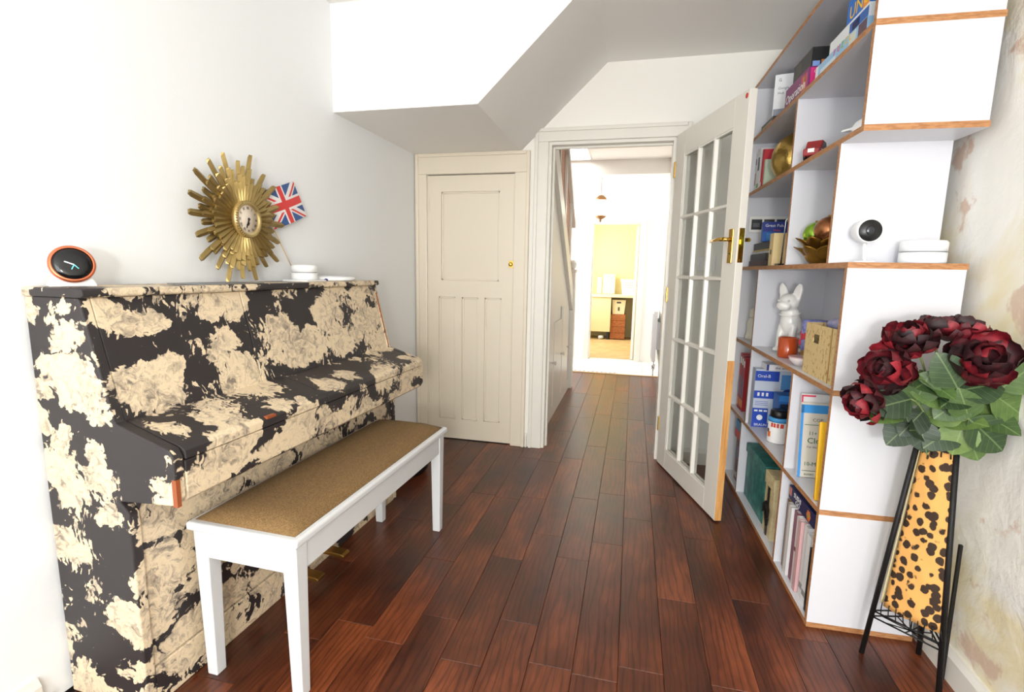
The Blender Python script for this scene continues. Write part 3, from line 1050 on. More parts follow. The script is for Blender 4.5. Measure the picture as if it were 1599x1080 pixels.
# ------------------------------------------------------------------ things on the piano
# round thermostat-like display on a white foot
pt = pw(-0.375, 0.075, ZT)
disp = thing('smart_thermostat', 'round black screen in a copper ring on a white foot at piano left end', 'thermostat', pt, R(62))
b = nb()
prism(b, [(-0.048, 0), (0.048, 0), (0.044, 0.012), (0.02, 0.05), (-0.02, 0.05), (-0.044, 0.012)], -0.03, 0.03, 'y')
ob('foot', b, WHITEP, disp, bevel=0.004)
tilt = Matrix.Rotation(R(-14), 4, 'X')
def disc(name, prof, m, parent):
    b = nb()
    vs = lathe(b, prof, 40, (0, 0, 0), 'z')
    M_ = Matrix.Translation((0, -0.012, 0.052)) @ tilt @ Matrix.Rotation(PI / 2, 4, 'X')
    for v in vs:
        v.co = M_ @ v.co
    return ob(name, b, m, parent)
disc('copper_ring', [(0.0, 0.0), (0.034, 0.0), (0.046, 0.008), (0.047, 0.022), (0.042, 0.028), (0.040, 0.026)], mat('copper', (214, 120, 84), 0.3, 0.7), disp)
scr = disc('screen', [(0.041, 0.02), (0.040, 0.027), (0.025, 0.0295), (0, 0.030)], mat('screen_black', (12, 13, 15), 0.12), disp)
def hand_on(parent, M_, pts, w, m, name='display_hand'):
    b = nb()
    a, c = Vector((pts[0][0], pts[0][1], 0)), Vector((pts[1][0], pts[1][1], 0))
    d = (c - a).normalized()
    nrm = Vector((-d.y, d.x, 0)) * w
    vs = [b.verts.new(p + Vector((0, 0, z))) for z in (0.0303, 0.0309) for p in (a + nrm, a - nrm, c - nrm, c + nrm)]
    for f in ((0, 1, 2, 3), (4, 7, 6, 5), (0, 4, 5, 1), (1, 5, 6, 2), (2, 6, 7, 3), (3, 7, 4, 0)):
        b.faces.new([vs[i] for i in f])
    for v in vs:
        v.co = M_ @ v.co
    return ob(name, b, m, parent)
MD = Matrix.Translation((0, -0.012, 0.052)) @ tilt @ Matrix.Rotation(PI / 2, 4, 'X')
hand_on(scr, MD, ((0.002, -0.004), (-0.016, 0.004)), 0.0012, mat('hand_white', (230, 240, 240), 0.5, emit=0.6))
hand_on(scr, MD, ((0.002, -0.004), (-0.004, -0.016)), 0.001, mat('hand_cyan', (90, 190, 200), 0.5, emit=0.6))
hand_on(scr, MD, ((0.002, -0.004), (0.010, -0.014)), 0.001, MATS['hand_cyan'])

# papers lying on the lid
for i, (l_, a_, c_) in enumerate((('flat grey paper sheet lying on the piano lid under the sunburst clock', 0.36, (120, 122, 124)),)):
    pp = tag(bx('paper_sheet', (-0.07, -0.11, 0), (0.07, 0.15, 0.0025), C(*c_), loc=pw(-0.32, a_ + 0.1, ZT + 0.0005), rotz=-PA + 0.06), l_, 'paper')

# wifi pucks
def puck(name, label, loc, r=0.052, h=0.062, group=None):
    t_ = thing(name, label, 'router', loc)
    b = nb()
    lathe(b, [(0, 0.0), (r - 0.004, 0.0), (r, 0.004), (r, h * 0.48)], 36)
    ob('lower_shell', b, WHITEP, t_)
    b = nb()
    lathe(b, [(r - 0.0025, h * 0.47), (r - 0.0025, h * 0.53)], 36)
    ob('seam', b, mat('seam_grey', (120, 122, 126), 0.6), t_)
    b = nb()
    lathe(b, [(r, h * 0.52), (r, h - 0.006), (r - 0.005, h), (0, h)], 36)
    ob('upper_shell', b, WHITEP, t_)
    return t_
q = pw(-0.35, 0.95, ZT)
pm = tag(bx('router_plinth', (-0.06, -0.065, 0), (0.06, 0.065, 0.006), WHITEP, loc=(q.x, q.y, ZT), bevel=0.002), 'thin white base plate under the round router on the piano', 'plate')
puck('wifi_puck', 'round white two-tier router on the piano beside the flag', (q.x, q.y, ZT + 0.006))
q2 = pw(-0.335, 1.12, ZT)
fd = thing('flat_disc', 'flat white round disc lying at the right end of piano lid', 'charger', (q2.x, q2.y, ZT))
b = nb()
lathe(b, [(0, 0), (0.085, 0), (0.098, 0.004), (0.10, 0.012), (0.094, 0.019), (0, 0.021)], 40)
ob('body', b, WHITEP, fd)
b = nb()
lathe(b, [(0.07, 0.0205), (0.066, 0.0222), (0, 0.0225)], 40)
ob('top_disc', b, mat('pale_grey_plastic', (222, 226, 230), 0.4), fd)
b = nb()
ellipsoid(b, (0, 0, 0.006), (0.008, 0.008, 0.006), seg=12)
q3 = pw(-0.30, 1.025, ZT)
tag(ob('blue_bead', b, C(30, 36, 110), loc=(q3.x, q3.y, ZT)), 'tiny dark blue bead beside the router on the piano', 'bead')

# sunburst clock, standing on the lid against the wall
CX = -1.398
clock = thing('sunburst_clock', 'gilded sunburst wall clock with layered rays above the piano', 'clock', (CX, 1.60, 1.345), rot=(0, 0, R(1)))
random.seed(11)
def ray_mesh(L, w, r0, h):
    """ridged bar from radius r0 to L with a bevelled tip, pointing along +y, standing off along +x"""
    b = nb()
    prof = [(r0, w * 0.55), (L * 0.82, w), (L * 0.95, w * 0.95), (L, w * 0.6)]
    base, ridge = [], []
    for r_, ww in prof:
        base.append((b.verts.new((0, r_, -ww)), b.verts.new((0, r_, ww))))
        ridge.append(b.verts.new((h, r_, 0)))
    for i in range(len(prof) - 1):
        b.faces.new((base[i][0], base[i + 1][0], ridge[i + 1], ridge[i]))
        b.faces.new((base[i][1], ridge[i], ridge[i + 1], base[i + 1][1]))
        b.faces.new((base[i][0], base[i][1], base[i + 1][1], base[i + 1][0]))
    b.faces.new((base[0][0], ridge[0], base[0][1]))
    b.faces.new((base[-1][0], base[-1][1], ridge[-1]))
    return b
NR = 40
for i in range(NR):
    a = 2 * PI * i / NR + random.uniform(-0.03, 0.03)
    Lr = [0.235, 0.190, 0.218, 0.182][i % 4] + random.uniform(-0.012, 0.014)
    b = ray_mesh(Lr, 0.0118, 0.05, 0.009)
    o = ob('ray', b, GOLD, clock, loc=(-0.008, 0, 0), rot=(a, 0, 0))
    # shorter overlapping lengths stepped on top
    b = ray_mesh(Lr * 0.78, 0.0125, 0.05, 0.010)
    for v in b.verts:
        v.co.x += 0.006
    ob('ray_step', b, GOLD, o)
for i in range(NR):
    a = 2 * PI * (i + 0.5) / NR
    b = ray_mesh(random.uniform(0.125, 0.155), 0.0125, 0.045, 0.010)
    ob('ray', b, GOLD, clock, loc=(0.004, 0, 0), rot=(a, 0, 0))
b = nb()
lathe(b, [(0.0, 0.004), (0.058, 0.004), (0.066, 0.012), (0.066, 0.026), (0.060, 0.034), (0.053, 0.030), (0.050, 0.024)], 40, (0, 0, 0), 'x')
ob('bezel', b, mat('bezel_gold', (206, 184, 130), 0.3, 0.85), clock)
b = nb()
for k in range(44):
    a = 2 * PI * k / 44
    ellipsoid(b, (0.030, 0.063 * math.cos(a), 0.063 * math.sin(a)), (0.004, 0.0034, 0.0034), seg=6)
ob('bead_ring', b, GOLD, clock)
b = nb()
lathe(b, [(0, 0.020), (0.052, 0.020), (0.052, 0.0245), (0, 0.0255)], 40, (0, 0, 0), 'x')
dial = ob('dial', b, mat('dial_cream', (226, 212, 196), 0.5), clock)
INK = mat('ink_black', (24, 20, 20), 0.6)
for k, nm in enumerate(('XII', 'I', 'II', 'III', 'IIII', 'V', 'VI', 'VII', 'VIII', 'IX', 'X', 'XI')):
    a = -2 * PI * k / 12
    # dial faces +X: screen-right is +Y
    M_ = Matrix.Rotation(a, 4, 'X').inverted()
    y_, z_ = math.sin(2 * PI * k / 12) * 0.036, math.cos(2 * PI * k / 12) * 0.036
    t_ = text(nm, 0.013, INK, dial, (0.0258, y_, z_), (PI / 2, 0, PI / 2), 'numeral', 0.0002, 'CENTER', 0.8)
    t_.rotation_euler = (Matrix.Rotation(-2 * PI * k / 12, 3, 'X') @ Matrix.Rotation(PI / 2, 3, 'Z') @ Matrix.Rotation(PI / 2, 3, 'X')).to_euler()
for nm, a, L_, w_ in (('hour_hand', R(186), 0.022, 0.0024), ('minute_hand', R(202), 0.034, 0.0016)):
    b = nb()
    box(b, (0.0275, -w_, -0.006), (0.0285, w_, L_))
    prism(b, [(-w_ * 2.2, L_ * 0.6), (0, L_ * 0.45), (w_ * 2.2, L_ * 0.6), (0, L_)], 0.0275, 0.0287, 'x')
    ob(nm, b, BLACK, clock, rot=(-a, 0, 0))
b = nb()
lathe(b, [(0.0045, 0.0275), (0.004, 0.031), (0, 0.032)], 14, (0, 0, 0), 'x')
ob('hub', b, BLACK, clock)

# paper flag on a stick
FX = -1.432
flag = thing('union_flag', 'small paper union flag on a wooden stick behind the clock', 'flag', (FX, 1.945, ZT + 0.002))
def fl_pt(u, v, off=0.0):
    """u across 0..1, v up 0..1 on the flag; local coords"""
    e = Vector((0.0, 0.2195, 0.079))
    h = Vector((0.0, -0.083, 0.135))
    o_ = Vector((0.0, 1.805 - 1.945, 1.322 - ZT))
    p = o_ + e * u + h * v
    p.x = 0.010 * math.sin(u * 3.0) + off
    return p
def clip(poly, f):
    out = []
    for i in range(len(poly)):
        a, c = poly[i], poly[(i + 1) % len(poly)]
        fa, fc = f(a), f(c)
        if fa >= 0:
            out.append(a)
        if fa * fc < 0:
            t = fa / (fa - fc)
            out.append((a[0] + (c[0] - a[0]) * t, a[1] + (c[1] - a[1]) * t))
    return out
def flag_piece(name, polys, m, layer):
    b = nb()
    for poly in polys:
        for k in range(10):      # cut into strips so that the paper can curve
            u0, u1 = k / 10, (k + 1) / 10
            q_ = clip(clip(poly, lambda p: p[0] - u0), lambda p: u1 - p[0])
            q_ = clip(clip(q_, lambda p: p[1]), lambda p: 1 - p[1]) if q_ else q_
            if len(q_) < 3:
                continue
            fr = [b.verts.new(fl_pt(p[0], p[1], 0.0003 + layer * 0.0003)) for p in q_]
            bk = [b.verts.new(fl_pt(p[0], p[1], -0.0003 - layer * 0.0003)) for p in q_]
            b.faces.new(fr)
            b.faces.new(bk[::-1])
            for i in range(len(q_)):
                j = (i + 1) % len(q_)
                b.faces.new((fr[i], bk[i], bk[j], fr[j]))
    return ob(name, b, m, flag)
asp = 0.60
def diag(hw, off=0.0, segs=((0, 0, 1, 1), (0, 1, 1, 0))):
    out = []
    for (xa, ya, xb, yb) in segs:
        dx, dy = xb - xa, (yb - ya) * asp
        L_ = math.hypot(dx, dy)
        nx, ny = -dy / L_, dx / L_
        lo_, hi_ = off - hw, off + hw
        out.append([(xa + nx * lo_, ya + ny * lo_ / asp), (xb + nx * lo_, yb + ny * lo_ / asp), (xb + nx * hi_, yb + ny * hi_ / asp), (xa + nx * hi_, ya + ny * hi_ / asp)])
    return out
FW, FR_ = C(240, 238, 238), C(222, 66, 66)
flag_piece('blue_field', [[(0, 0), (1, 0), (1, 1), (0, 1)]], C(58, 92, 152), 0)
flag_piece('white_saltire', diag(0.062), FW, 1)
flag_piece('red_saltire', diag(0.018, -0.02), FR_, 2)
flag_piece('white_cross', [[(0.41, 0), (0.59, 0), (0.59, 1), (0.41, 1)], [(0, 0.34), (1, 0.34), (1, 0.66), (0, 0.66)]], FW, 3)
flag_piece('red_cross', [[(0.445, 0), (0.555, 0), (0.555, 1), (0.445, 1)], [(0, 0.40), (1, 0.40), (1, 0.60), (0, 0.60)]], FR_, 4)
b = nb()
pt0 = fl_pt(0, 1.0)
tube(b, [(0.0, 0.003, 0.0), (pt0.x, pt0.y - 0.003, pt0.z)], 0.0022, 8)
ob('stick', b, mat('flag_stick', (222, 190, 142), 0.6), flag)

# ------------------------------------------------------------------ shelving unit
SO = Vector((0.634, 1.744, 0))
STH = R(1.75)
SM = Matrix.Translation(SO) @ Matrix.Rotation(STH, 4, 'Z')
def S(d, s, z):
    """shelf coords (depth from front, run from the near end, height) to world"""
    return SM @ Vector((d, s, z))
shelf = thing('shelving_unit', 'tall stepped white shelving unit with plywood edges along the right wall', 'shelving', SO, STH)
SD, SL = 0.318, 1.385
ZB = [0.010, 0.415, 0.815, 1.215, 1.612, 1.897, 2.180]
HT2 = 0.009
def board(name, lo, hi):
    """white laminate board with plywood on its narrow faces"""
    b = nb()
    vs = box(b, lo, hi)
    dims = [hi[i] - lo[i] for i in range(3)]
    thin = dims.index(min(dims))
    bmesh.ops.recalc_face_normals(b, faces=b.faces)
    for f in b.faces:
        n_ = [abs(c) for c in f.normal]
        f.material_index = 0 if n_[thin] > 0.5 else 1
    return ob(name, b, [LAMINATE, PLY], shelf)
for i, z in enumerate(ZB):
    board('shelf_board', (0, 0, z - HT2), (SD, SL, z + HT2))
DIV = {0: [0.0, 0.372, 1.05, SL - 0.018], 1: [0.0, 0.365, 0.985, SL - 0.018], 2: [0.0, 0.99, SL - 0.018], 3: [0.150, 0.590, SL - 0.018], 4: [0.0, 0.630, SL - 0.018], 5: [0.0, SL - 0.018]}
for r_, ss in DIV.items():
    z0, z1 = ZB[r_] + HT2, ZB[r_ + 1] - HT2
    for s_ in ss:
        board('upright', (0.0, s_, z0), (SD - 0.004, s_ + 0.018, z1))
    for a, c in zip(ss, ss[1:]):
        if r_ == 2 and a == 0.0:
            a = 0.10
        if r_ == 4 and a == 0:
            pass
        o = board('back_panel', (SD - 0.012, a + 0.018, z0), (SD, c, z1))

def Z0(row):
    return ZB[row] + HT2 + 0.0006

def item(name, label, cat, d, s, z, rotz=0.0, group=None, rot=None):
    return thing(name, label, cat, S(d, s, z), STH + rotz, group, rot)

def carton(name, label, cat, d0, d1, s0, s1, z0, h, m, lean=0.0, yaw=0.0, group=None, bevel=0.0012):
    """a box-like item; local origin at the near front bottom corner, x = depth, y = run. returns thing with part 'body'"""
    t_ = thing(name, label, cat, S(d0, s0, z0 + max(0.0, -math.sin(lean)) * (s1 - s0) + (0.0006 if lean else 0)), 0, group)
    t_.rotation_euler = (lean, 0, STH + yaw)
    bx('body', (0, 0, 0), (d1 - d0, s1 - s0, h), m, t_, bevel=bevel)
    t_['dims'] = (d1 - d0, s1 - s0, h)
    return t_

def pr(t_, face, u0, u1, v0, v1, m, name='printed_panel', off=0.0004):
    """printed patch on a carton face given in fractions of that face; face 'y' looks at the near end, 'x' at the shelf front"""
    W, L, H = t_['dims']
    if face == 'y':
        return bx(name, (u0 * W, -off, v0 * H), (u1 * W, 0.0002, v1 * H), m, t_)
    if face == 'x':       # u runs from the far end to the near end, as seen from the front
        return bx(name, (-off, (1 - u1) * L, v0 * H), (0.0002, (1 - u0) * L, v1 * H), m, t_)
    return bx(name, (u0 * W, v0 * L, H - 0.0002), (u1 * W, v1 * L, H + off), m, t_)

def prt(t_, face, body, u, v, size, m, sx=1.0, off=0.0008, align='LEFT'):
    W, L, H = t_['dims']
    if face == 'y':
        return text(body, size, m, t_, (u * W, -off, v * H), FACE_Y, 'lettering', 0.0003, align, sx)
    return text(body, size, m, t_, (-off, (1 - u) * L, v * H), FACE_X, 'lettering', 0.0003, align, sx)

WHT, NAVY, REDC, BLUEC, YEL = C(238, 238, 236), C(28, 34, 84), C(196, 48, 48), C(40, 96, 178), C(244, 186, 40)
def book(label, d0, d1, s0, s1, z0, h, cover, spine_marks=(), lean=0.0, cat='book', group=None):
    """upright book: cover boards, page block, spine towards the front"""
    t_ = thing('book', label, cat, S(d0, s0, z0), 0, group)
    t_.rotation_euler = (lean, 0, STH)
    W, L = d1 - d0, s1 - s0
    t_['dims'] = (W, L, h)
    c = min(0.0022, L * 0.2)
    b = nb()
    box(b, (0, 0, 0), (W, c, h))
    box(b, (0, L - c, 0), (W, L, h))
    box(b, (0, 0, 0), (c, L, h))
    ob('cover', b, cover, t_)
    bx('pages', (c, c, 0.003), (W - 0.004, L - c, h - 0.003), PAPER, t_)
    for (v0, v1, m_) in spine_marks:
        pr(t_, 'x', 0.12, 0.88, v0, v1, m_, 'spine_print')
    return t_

# ---- row 6 (top)
z = Z0(5)
g = carton('device_box', 'white smart-home device box with grey base standing at the far top shelf', 'box', 0.03, 0.16, 1.12, 1.19, z + 0.041, 0.205, C(240, 241, 243), yaw=R(-14))
pr(g, 'y', 0.02, 0.98, 0.0, 0.22, C(150, 154, 166))
prt(g, 'y', 'G', 0.12, 0.84, 0.02, C(90, 94, 100))
prt(g, 'y', 'Google Nest', 0.12, 0.66, 0.0165, C(120, 124, 130))
prt(g, 'y', 'Hub', 0.12, 0.55, 0.0165, C(120, 124, 130))
fc = carton('flat_case', 'thin dark case lying under the white device box', 'case', 0.02, 0.20, 1.06, 1.26, z, 0.04, C(70, 66, 60))
pr(fc, 'x', 0.1, 0.9, 0.3, 0.7, C(150, 146, 130))
g = carton('game_box', 'purple board game box with white title on the top shelf', 'game', 0.02, 0.25, 0.60, 0.885, z, 0.095, C(126, 38, 104))
pr(g, 'y', 0.03, 0.97, 0.06, 0.94, C(226, 50, 130))
pr(g, 'y', 0.30, 0.55, 0.10, 0.66, C(240, 90, 110))
prt(g, 'y', 'Operation', 0.08, 0.72, 0.018, WHT)
prt(g, 'x', 'Operation', 0.05, 0.28, 0.052, WHT, 1.1)
pr(g, 'x', 0.72, 0.95, 0.15, 0.85, C(200, 70, 90))
pr(g, 'x', 0.80, 0.88, 0.25, 0.75, C(238, 196, 70))
g2_ = carton('game_box', 'black board game box stacked on the purple game', 'game', 0.03, 0.27, 0.615, 0.83, z + 0.0965, 0.075, C(30, 29, 31))
pr(g2_, 'y', 0.25, 0.75, 0.35, 0.98, C(70, 120, 96))
pr(g2_, 'y', 0.15, 0.50, 0.04, 0.36, C(220, 140, 84))
for i in range(5):
    pr(g2_, 'y', 0.16 + i * 0.066, 0.19 + i * 0.066, 0.06 + (i % 2) * 0.14, 0.18 + (i % 2) * 0.14, C(150, 52, 40), 'chequer', 0.0006)
pr(g2_, 'y', 0.02, 0.13, 0.0, 0.3, C(130, 160, 220))
pr(g2_, 'x', 0.2, 0.5, 0.2, 0.8, C(52, 50, 46))
g = carton('puzzle_box', 'long pale blue puzzle box lying at the near end of the top shelf', 'puzzle', 0.015, 0.27, 0.10, 0.505, z, 0.052, C(150, 192, 224))
pr(g, 'x', 0.0, 0.06, 0.0, 1.0, C(225, 226, 230))
pr(g, 'x', 0.12, 0.45, 0.1, 0.55, C(200, 220, 236))
for i, cc in enumerate(((214, 60, 160), (226, 80, 90), (130, 190, 70), (240, 200, 60), (240, 190, 50))):
    prt(g, 'x', 'PUZZLE'[i], 0.40 + i * 0.075, 0.60, 0.030, C(*cc))
pr(g, 'x', 0.70, 0.82, 0.15, 0.9, C(206, 212, 200))
pr(g, 'x', 0.86, 1.0, 0.1, 0.95, C(92, 70, 84))
pr(g, 'x', 0.0, 1.0, 0.0, 0.08, C(24, 24, 26))
g = carton('puzzle_box', 'white-edged blue puzzle box lying on the pale blue one', 'puzzle', 0.02, 0.26, 0.11, 0.40, z + 0.0535, 0.042, C(226, 230, 234))
pr(g, 'x', 0.55, 1.0, 0.0, 0.8, C(46, 98, 176))
pr(g, 'x', 0.62, 0.8, 0.1, 0.7, C(120, 70, 60))
g = carton('card_game_box', 'bright blue card game box with yellow title topmost on the puzzles', 'game', 0.03, 0.16, 0.13, 0.30, z + 0.097, 0.085, C(34, 112, 206))
prt(g, 'x', 'UNO', 0.12, 0.2, 0.06, C(250, 196, 40), 1.1)
pr(g, 'x', 0.7, 0.95, 0.05, 0.5, C(240, 150, 50))
g = carton('blue_carton', 'dark blue flat carton behind the card game on the top shelf', 'box', 0.12, 0.28, 0.31, 0.45, z + 0.097, 0.05, C(28, 70, 180))
pr(g, 'x', 0.1, 0.9, 0.0, 0.25, C(120, 104, 90))

# ---- row 5
z = Z0(4)
rowg = 'books beside the gold egg'
book('white paperback with grey print at the far end beside the gold egg', 0.03, 0.20, 1.335, 1.358, z, 0.215, C(226, 226, 226), ((0.2, 0.5, C(170, 120, 120)), (0.7, 0.85, C(90, 90, 96))), group=rowg)
bk = book('white book with black and green pictures beside the gold egg', 0.03, 0.205, 1.275, 1.315, z, 0.225, C(232, 232, 230), ((0.5, 0.8, BLACK), (0.1, 0.2, C(90, 150, 60))), group=rowg)
pr(bk, 'y', 0.1, 0.4, 0.6, 0.85, BLACK)
pr(bk, 'y', 0.15, 0.5, 0.3, 0.5, C(90, 120, 140))
pr(bk, 'y', 0.1, 0.35, 0.08, 0.2, C(110, 160, 60))
book('red book leaning next to the gold egg', 0.03, 0.19, 1.222, 1.242, z, 0.205, C(196, 40, 56), ((0.1, 0.2, WHT),), lean=R(3), group=rowg)
book('pale green thin book touching the gold egg', 0.035, 0.18, 1.195, 1.208, z, 0.15, C(196, 210, 186), group=rowg)
wb = carton('white_carton', 'plain white carton behind the gold egg', 'box', 0.22, 0.30, 1.13, 1.25, z, 0.235, C(240, 240, 242))
pr(wb, 'y', 0.1, 0.5, 0.1, 0.3, C(214, 214, 216))
egg = item('gold_egg', 'large hammered gold egg ornament on the upper shelf', 'ornament', 0.118, 1.02, z + 0.003)
b = nb()
bmesh.ops.create_icosphere(b, subdivisions=3, radius=1.0)
random.seed(3)
for v in b.verts:
    c = v.co
    f_ = 1 + random.uniform(-0.016, 0.016)
    v.co = Vector((c.x * 0.098 * f_, c.y * 0.098 * f_, 0.112 * c.z * f_ * (1.06 if c.z > 0 else 1) + 0.110))
for f in b.faces:
    f.smooth = True
ob('shell', b, GOLDB, egg)
b = nb()
lathe(b, [(0.03, 0), (0.034, 0.0), (0.034, 0.007), (0.03, 0.007)], 20)
ob('foot_ring', b, GOLDB, egg)
def toy_car(label, d, s, z_, rotz, c1, L_=0.11):
    t_ = item('toy_car', label, 'toy car', d, s, z_, rotz)
    b = nb()
    prism(b, [(-0.5, 0.12), (0.5, 0.12), (0.52, 0.30), (0.30, 0.36), (0.12, 0.58), (-0.28, 0.58), (-0.42, 0.38), (-0.52, 0.34)], -0.2, 0.2, 'x')
    for v in b.verts:
        v.co *= L_
    ob('body', b, c1, t_, bevel=0.004)
    b = nb()
    prism(b, [(0.10, 0.38), (0.24, 0.38), (0.11, 0.55), (-0.25, 0.55), (-0.35, 0.40)], -0.203, 0.203, 'x')
    for v in b.verts:
        v.co *= L_
    ob('windows', b, BLACK, t_)
    for yy in (-0.3, 0.3):
        for xx in (-0.19, 0.15):
            b = nb()
            lathe(b, [(0, 0), (0.13, 0), (0.13, 0.05), (0, 0.05)], 14, (xx, yy, 0.13), 'x')
            for v in b.verts:
                v.co *= L_
            ob('wheel', b, BLACK, t_)
    for lo_c, hi_c in (((-0.205, -0.1, 0.2), (-0.2, 0.25, 0.32)), ((-0.08, 0.50, 0.2), (0.08, 0.525, 0.3))):
        b = nb()
        box(b, lo_c, hi_c)
        for v in b.verts:
            v.co *= L_
        ob('stripe', b, WHT, t_)
    return t_
toy_car('black and red toy racing car beside the upright on the upper shelf', 0.055, 0.545, z, R(150), C(150, 40, 40), 0.14)
toy_car('small red toy car near the end of the upper shelf', 0.08, 0.235, z, R(170), C(150, 30, 36), 0.085)
def bird(name, label, d, s, z_, rz):
    t_ = item(name, label, 'ornament', d, s, z_, rz)
    b = nb()
    ellipsoid(b, (0, 0, 0.03), (0.022, 0.036, 0.028))
    ellipsoid(b, (0, -0.032, 0.062), (0.015, 0.018, 0.015))
    prism(b, [(-0.006, 0.060), (0.006, 0.060), (0, 0.068)], -0.062, -0.046, 'y')
    prism(b, [(-0.012, 0.03), (0.012, 0.03), (0.008, 0.038), (-0.008, 0.038)], 0.028, 0.07, 'y')
    o = ob('body', b, WHITEP, t_)
    r_ = o.modifiers.new('remesh', 'REMESH')
    r_.mode = 'VOXEL'
    r_.voxel_size = 0.0035
    r_.use_smooth_shade = True
    b = nb()
    lathe(b, [(0.018, 0.0), (0.02, 0.004), (0.012, 0.008)], 16)
    ob('foot', b, WHITEP, t_)
bird('bird_figurine', 'white bird figurine low at the near end of the upper shelf', 0.06, 0.155, z, R(30))
pv = item('white_vase', 'slender white vase with rounded top at the upper shelf end', 'vase', 0.10, 0.065, z)
b = nb()
lathe(b, [(0, 0), (0.026, 0), (0.030, 0.02), (0.018, 0.07), (0.014, 0.11), (0.022, 0.135), (0.026, 0.15), (0.018, 0.165), (0, 0.168)], 24)
ob('body', b, WHITEP, pv)
b = nb()
lathe(b, [(0.0145, 0.105), (0.017, 0.110), (0.0145, 0.115)], 20)
ob('collar', b, WHITEP, pv)
b = nb()
ellipsoid(b, (0, 0, 0.011), (0.03, 0.03, 0.011))
sh_ = item('pale_shells', 'pale shell lying between the toy cars', 'shell', 0.06, 0.36, z)
ob('shell_body', b, C(226, 224, 220), sh_)
b = nb()
for k in range(5):
    a = R(-50 + 25 * k)
    tube(b, [(0, 0, 0.02), (0.028 * math.cos(a), 0.028 * math.sin(a), 0.011)], 0.003, 6)
ob('ridges', b, C(206, 202, 196), sh_)

# ---- row 4
z = Z0(3)
ph = thing('photo_strip', 'white strip with four small photographs standing at the far shelf end', 'photos', S(0.02, 1.35, z + 0.19), STH)
bx('mount', (0, 0, 0), (0.27, 0.004, 0.085), PAPER, ph)
bx('prop', (0.12, 0.004, -0.19), (0.15, 0.012, 0.03), PAPER, ph)
for i, (ca, cb_) in enumerate((((40, 40, 44), (90, 90, 96)), ((60, 62, 50), (190, 180, 150)), ((36, 56, 80), (120, 160, 190)), ((60, 66, 60), (150, 150, 140)))):
    f_ = bx('photograph', (0.012 + i * 0.064, -0.0015, 0.014), (0.066 + i * 0.064, 0.0, 0.070), C(*ca), ph)
    bx('picture_tone', (0.020 + i * 0.064, -0.0022, 0.028), (0.055 + i * 0.064, -0.0014, 0.05), C(*cb_), f_)
rowg = 'flat books under the blue guide'
for i, (cc, hh, l_) in enumerate((((60, 26, 30), 0.03, 'dark maroon book at the bottom of the flat stack'), ((36, 34, 36), 0.035, 'black book second from the bottom of the flat stack'), ((186, 188, 190), 0.012, 'thin grey book in the middle of the flat stack'), ((34, 32, 40), 0.045, 'thick black book with yellow band in the flat stack'))):
    zz = z + sum((0.03, 0.035, 0.012, 0.045)[:i]) + 0.0006 * i
    g = carton('book', l_, 'book', 0.03 + 0.006 * i, 0.19, 1.03, 1.32, zz, hh, C(*cc), group=rowg)
    bx('pages', (0.004, -0.0006, 0.003), (g['dims'][0] - 0.004, 0.001, hh - 0.003), PAPER if i == 2 else C(70, 66, 64), g)
    if i == 3:
        pr(g, 'y', 0.0, 1.0, 0.05, 0.16, C(220, 180, 40))
        pr(g, 'x', 0.0, 1.0, 0.05, 0.16, C(220, 180, 40))
g = carton('guide_book', 'blue guide book with white title propped on the flat stack', 'book', 0.042, 0.165, 1.14, 1.165, z + 0.1255, 0.10, C(44, 96, 176), lean=R(-4))
pr(g, 'y', 0.0, 1.0, 0.5, 1.0, C(44, 60, 140))
pr(g, 'y', 0.15, 0.8, 0.06, 0.42, C(70, 140, 206))
prt(g, 'y', 'Great Pub.', 0.08, 0.74, 0.021, WHT, 1.0)
prt(g, 'y', 'Walks', 0.40, 0.52, 0.014, C(220, 90, 90))
g = carton('cream_box', 'cream card box standing beside the metal bookend', 'box', 0.02, 0.105, 0.86, 0.92, z, 0.15, C(226, 200, 144))
pr(g, 'x', 0.35, 0.65, 0.35, 0.5, C(70, 60, 50))
pr(g, 'y', 0.75, 0.95, 0.40, 0.55, BLACK)
be = item('bookend', 'thin chrome wire bookend by the cream box', 'bookend', 0.06, 0.79, z)
b = nb()
tube(b, [(-0.02, 0, 0.0), (-0.015, 0, 0.20), (0.0, 0, 0.215), (0.06, 0, 0.235)], 0.003, 8)
ob('wire', b, mat('chrome', (190, 192, 196), 0.2, 1.0), be)
bx('base_plate', (-0.04, -0.03, 0), (0.06, 0.02, 0.008), BLACK, be)
# heart-like bowl of leaves with two baubles
bo = item('leaf_bowl', 'gold leaf-petal bowl on the shelf beside the security camera', 'bowl', 0.08, 0.448, z + 0.002)
GL = mat('antique_gold_leaf', (150, 112, 44), 0.35, 0.9)
def leaf_shape(n=7, m_=4):
    b = nb()
    rows = []
    for i in range(n + 1):
        t = i / n
        w = math.sin(PI * min(1, t * 0.92 + 0.06)) ** 0.8
        row = []
        for j in range(-m_ // 2, m_ // 2 + 1):
            u = j / (m_ / 2)
            row.append(b.verts.new((u * w * 0.5, t, 0.10 * u * u * w - 0.22 * t * t)))
        rows.append(row)
    for a, c in zip(rows, rows[1:]):
        for k in range(m_):
            f = b.faces.new((a[k], a[k + 1], c[k + 1], c[k]))
            f.smooth = True
    me = bpy.data.meshes.new('leaf')
    bmesh.ops.recalc_face_normals(b, faces=b.faces)
    b.to_mesh(me)
    b.free()
    return me
lm = leaf_shape()
lm.materials.append(GL)
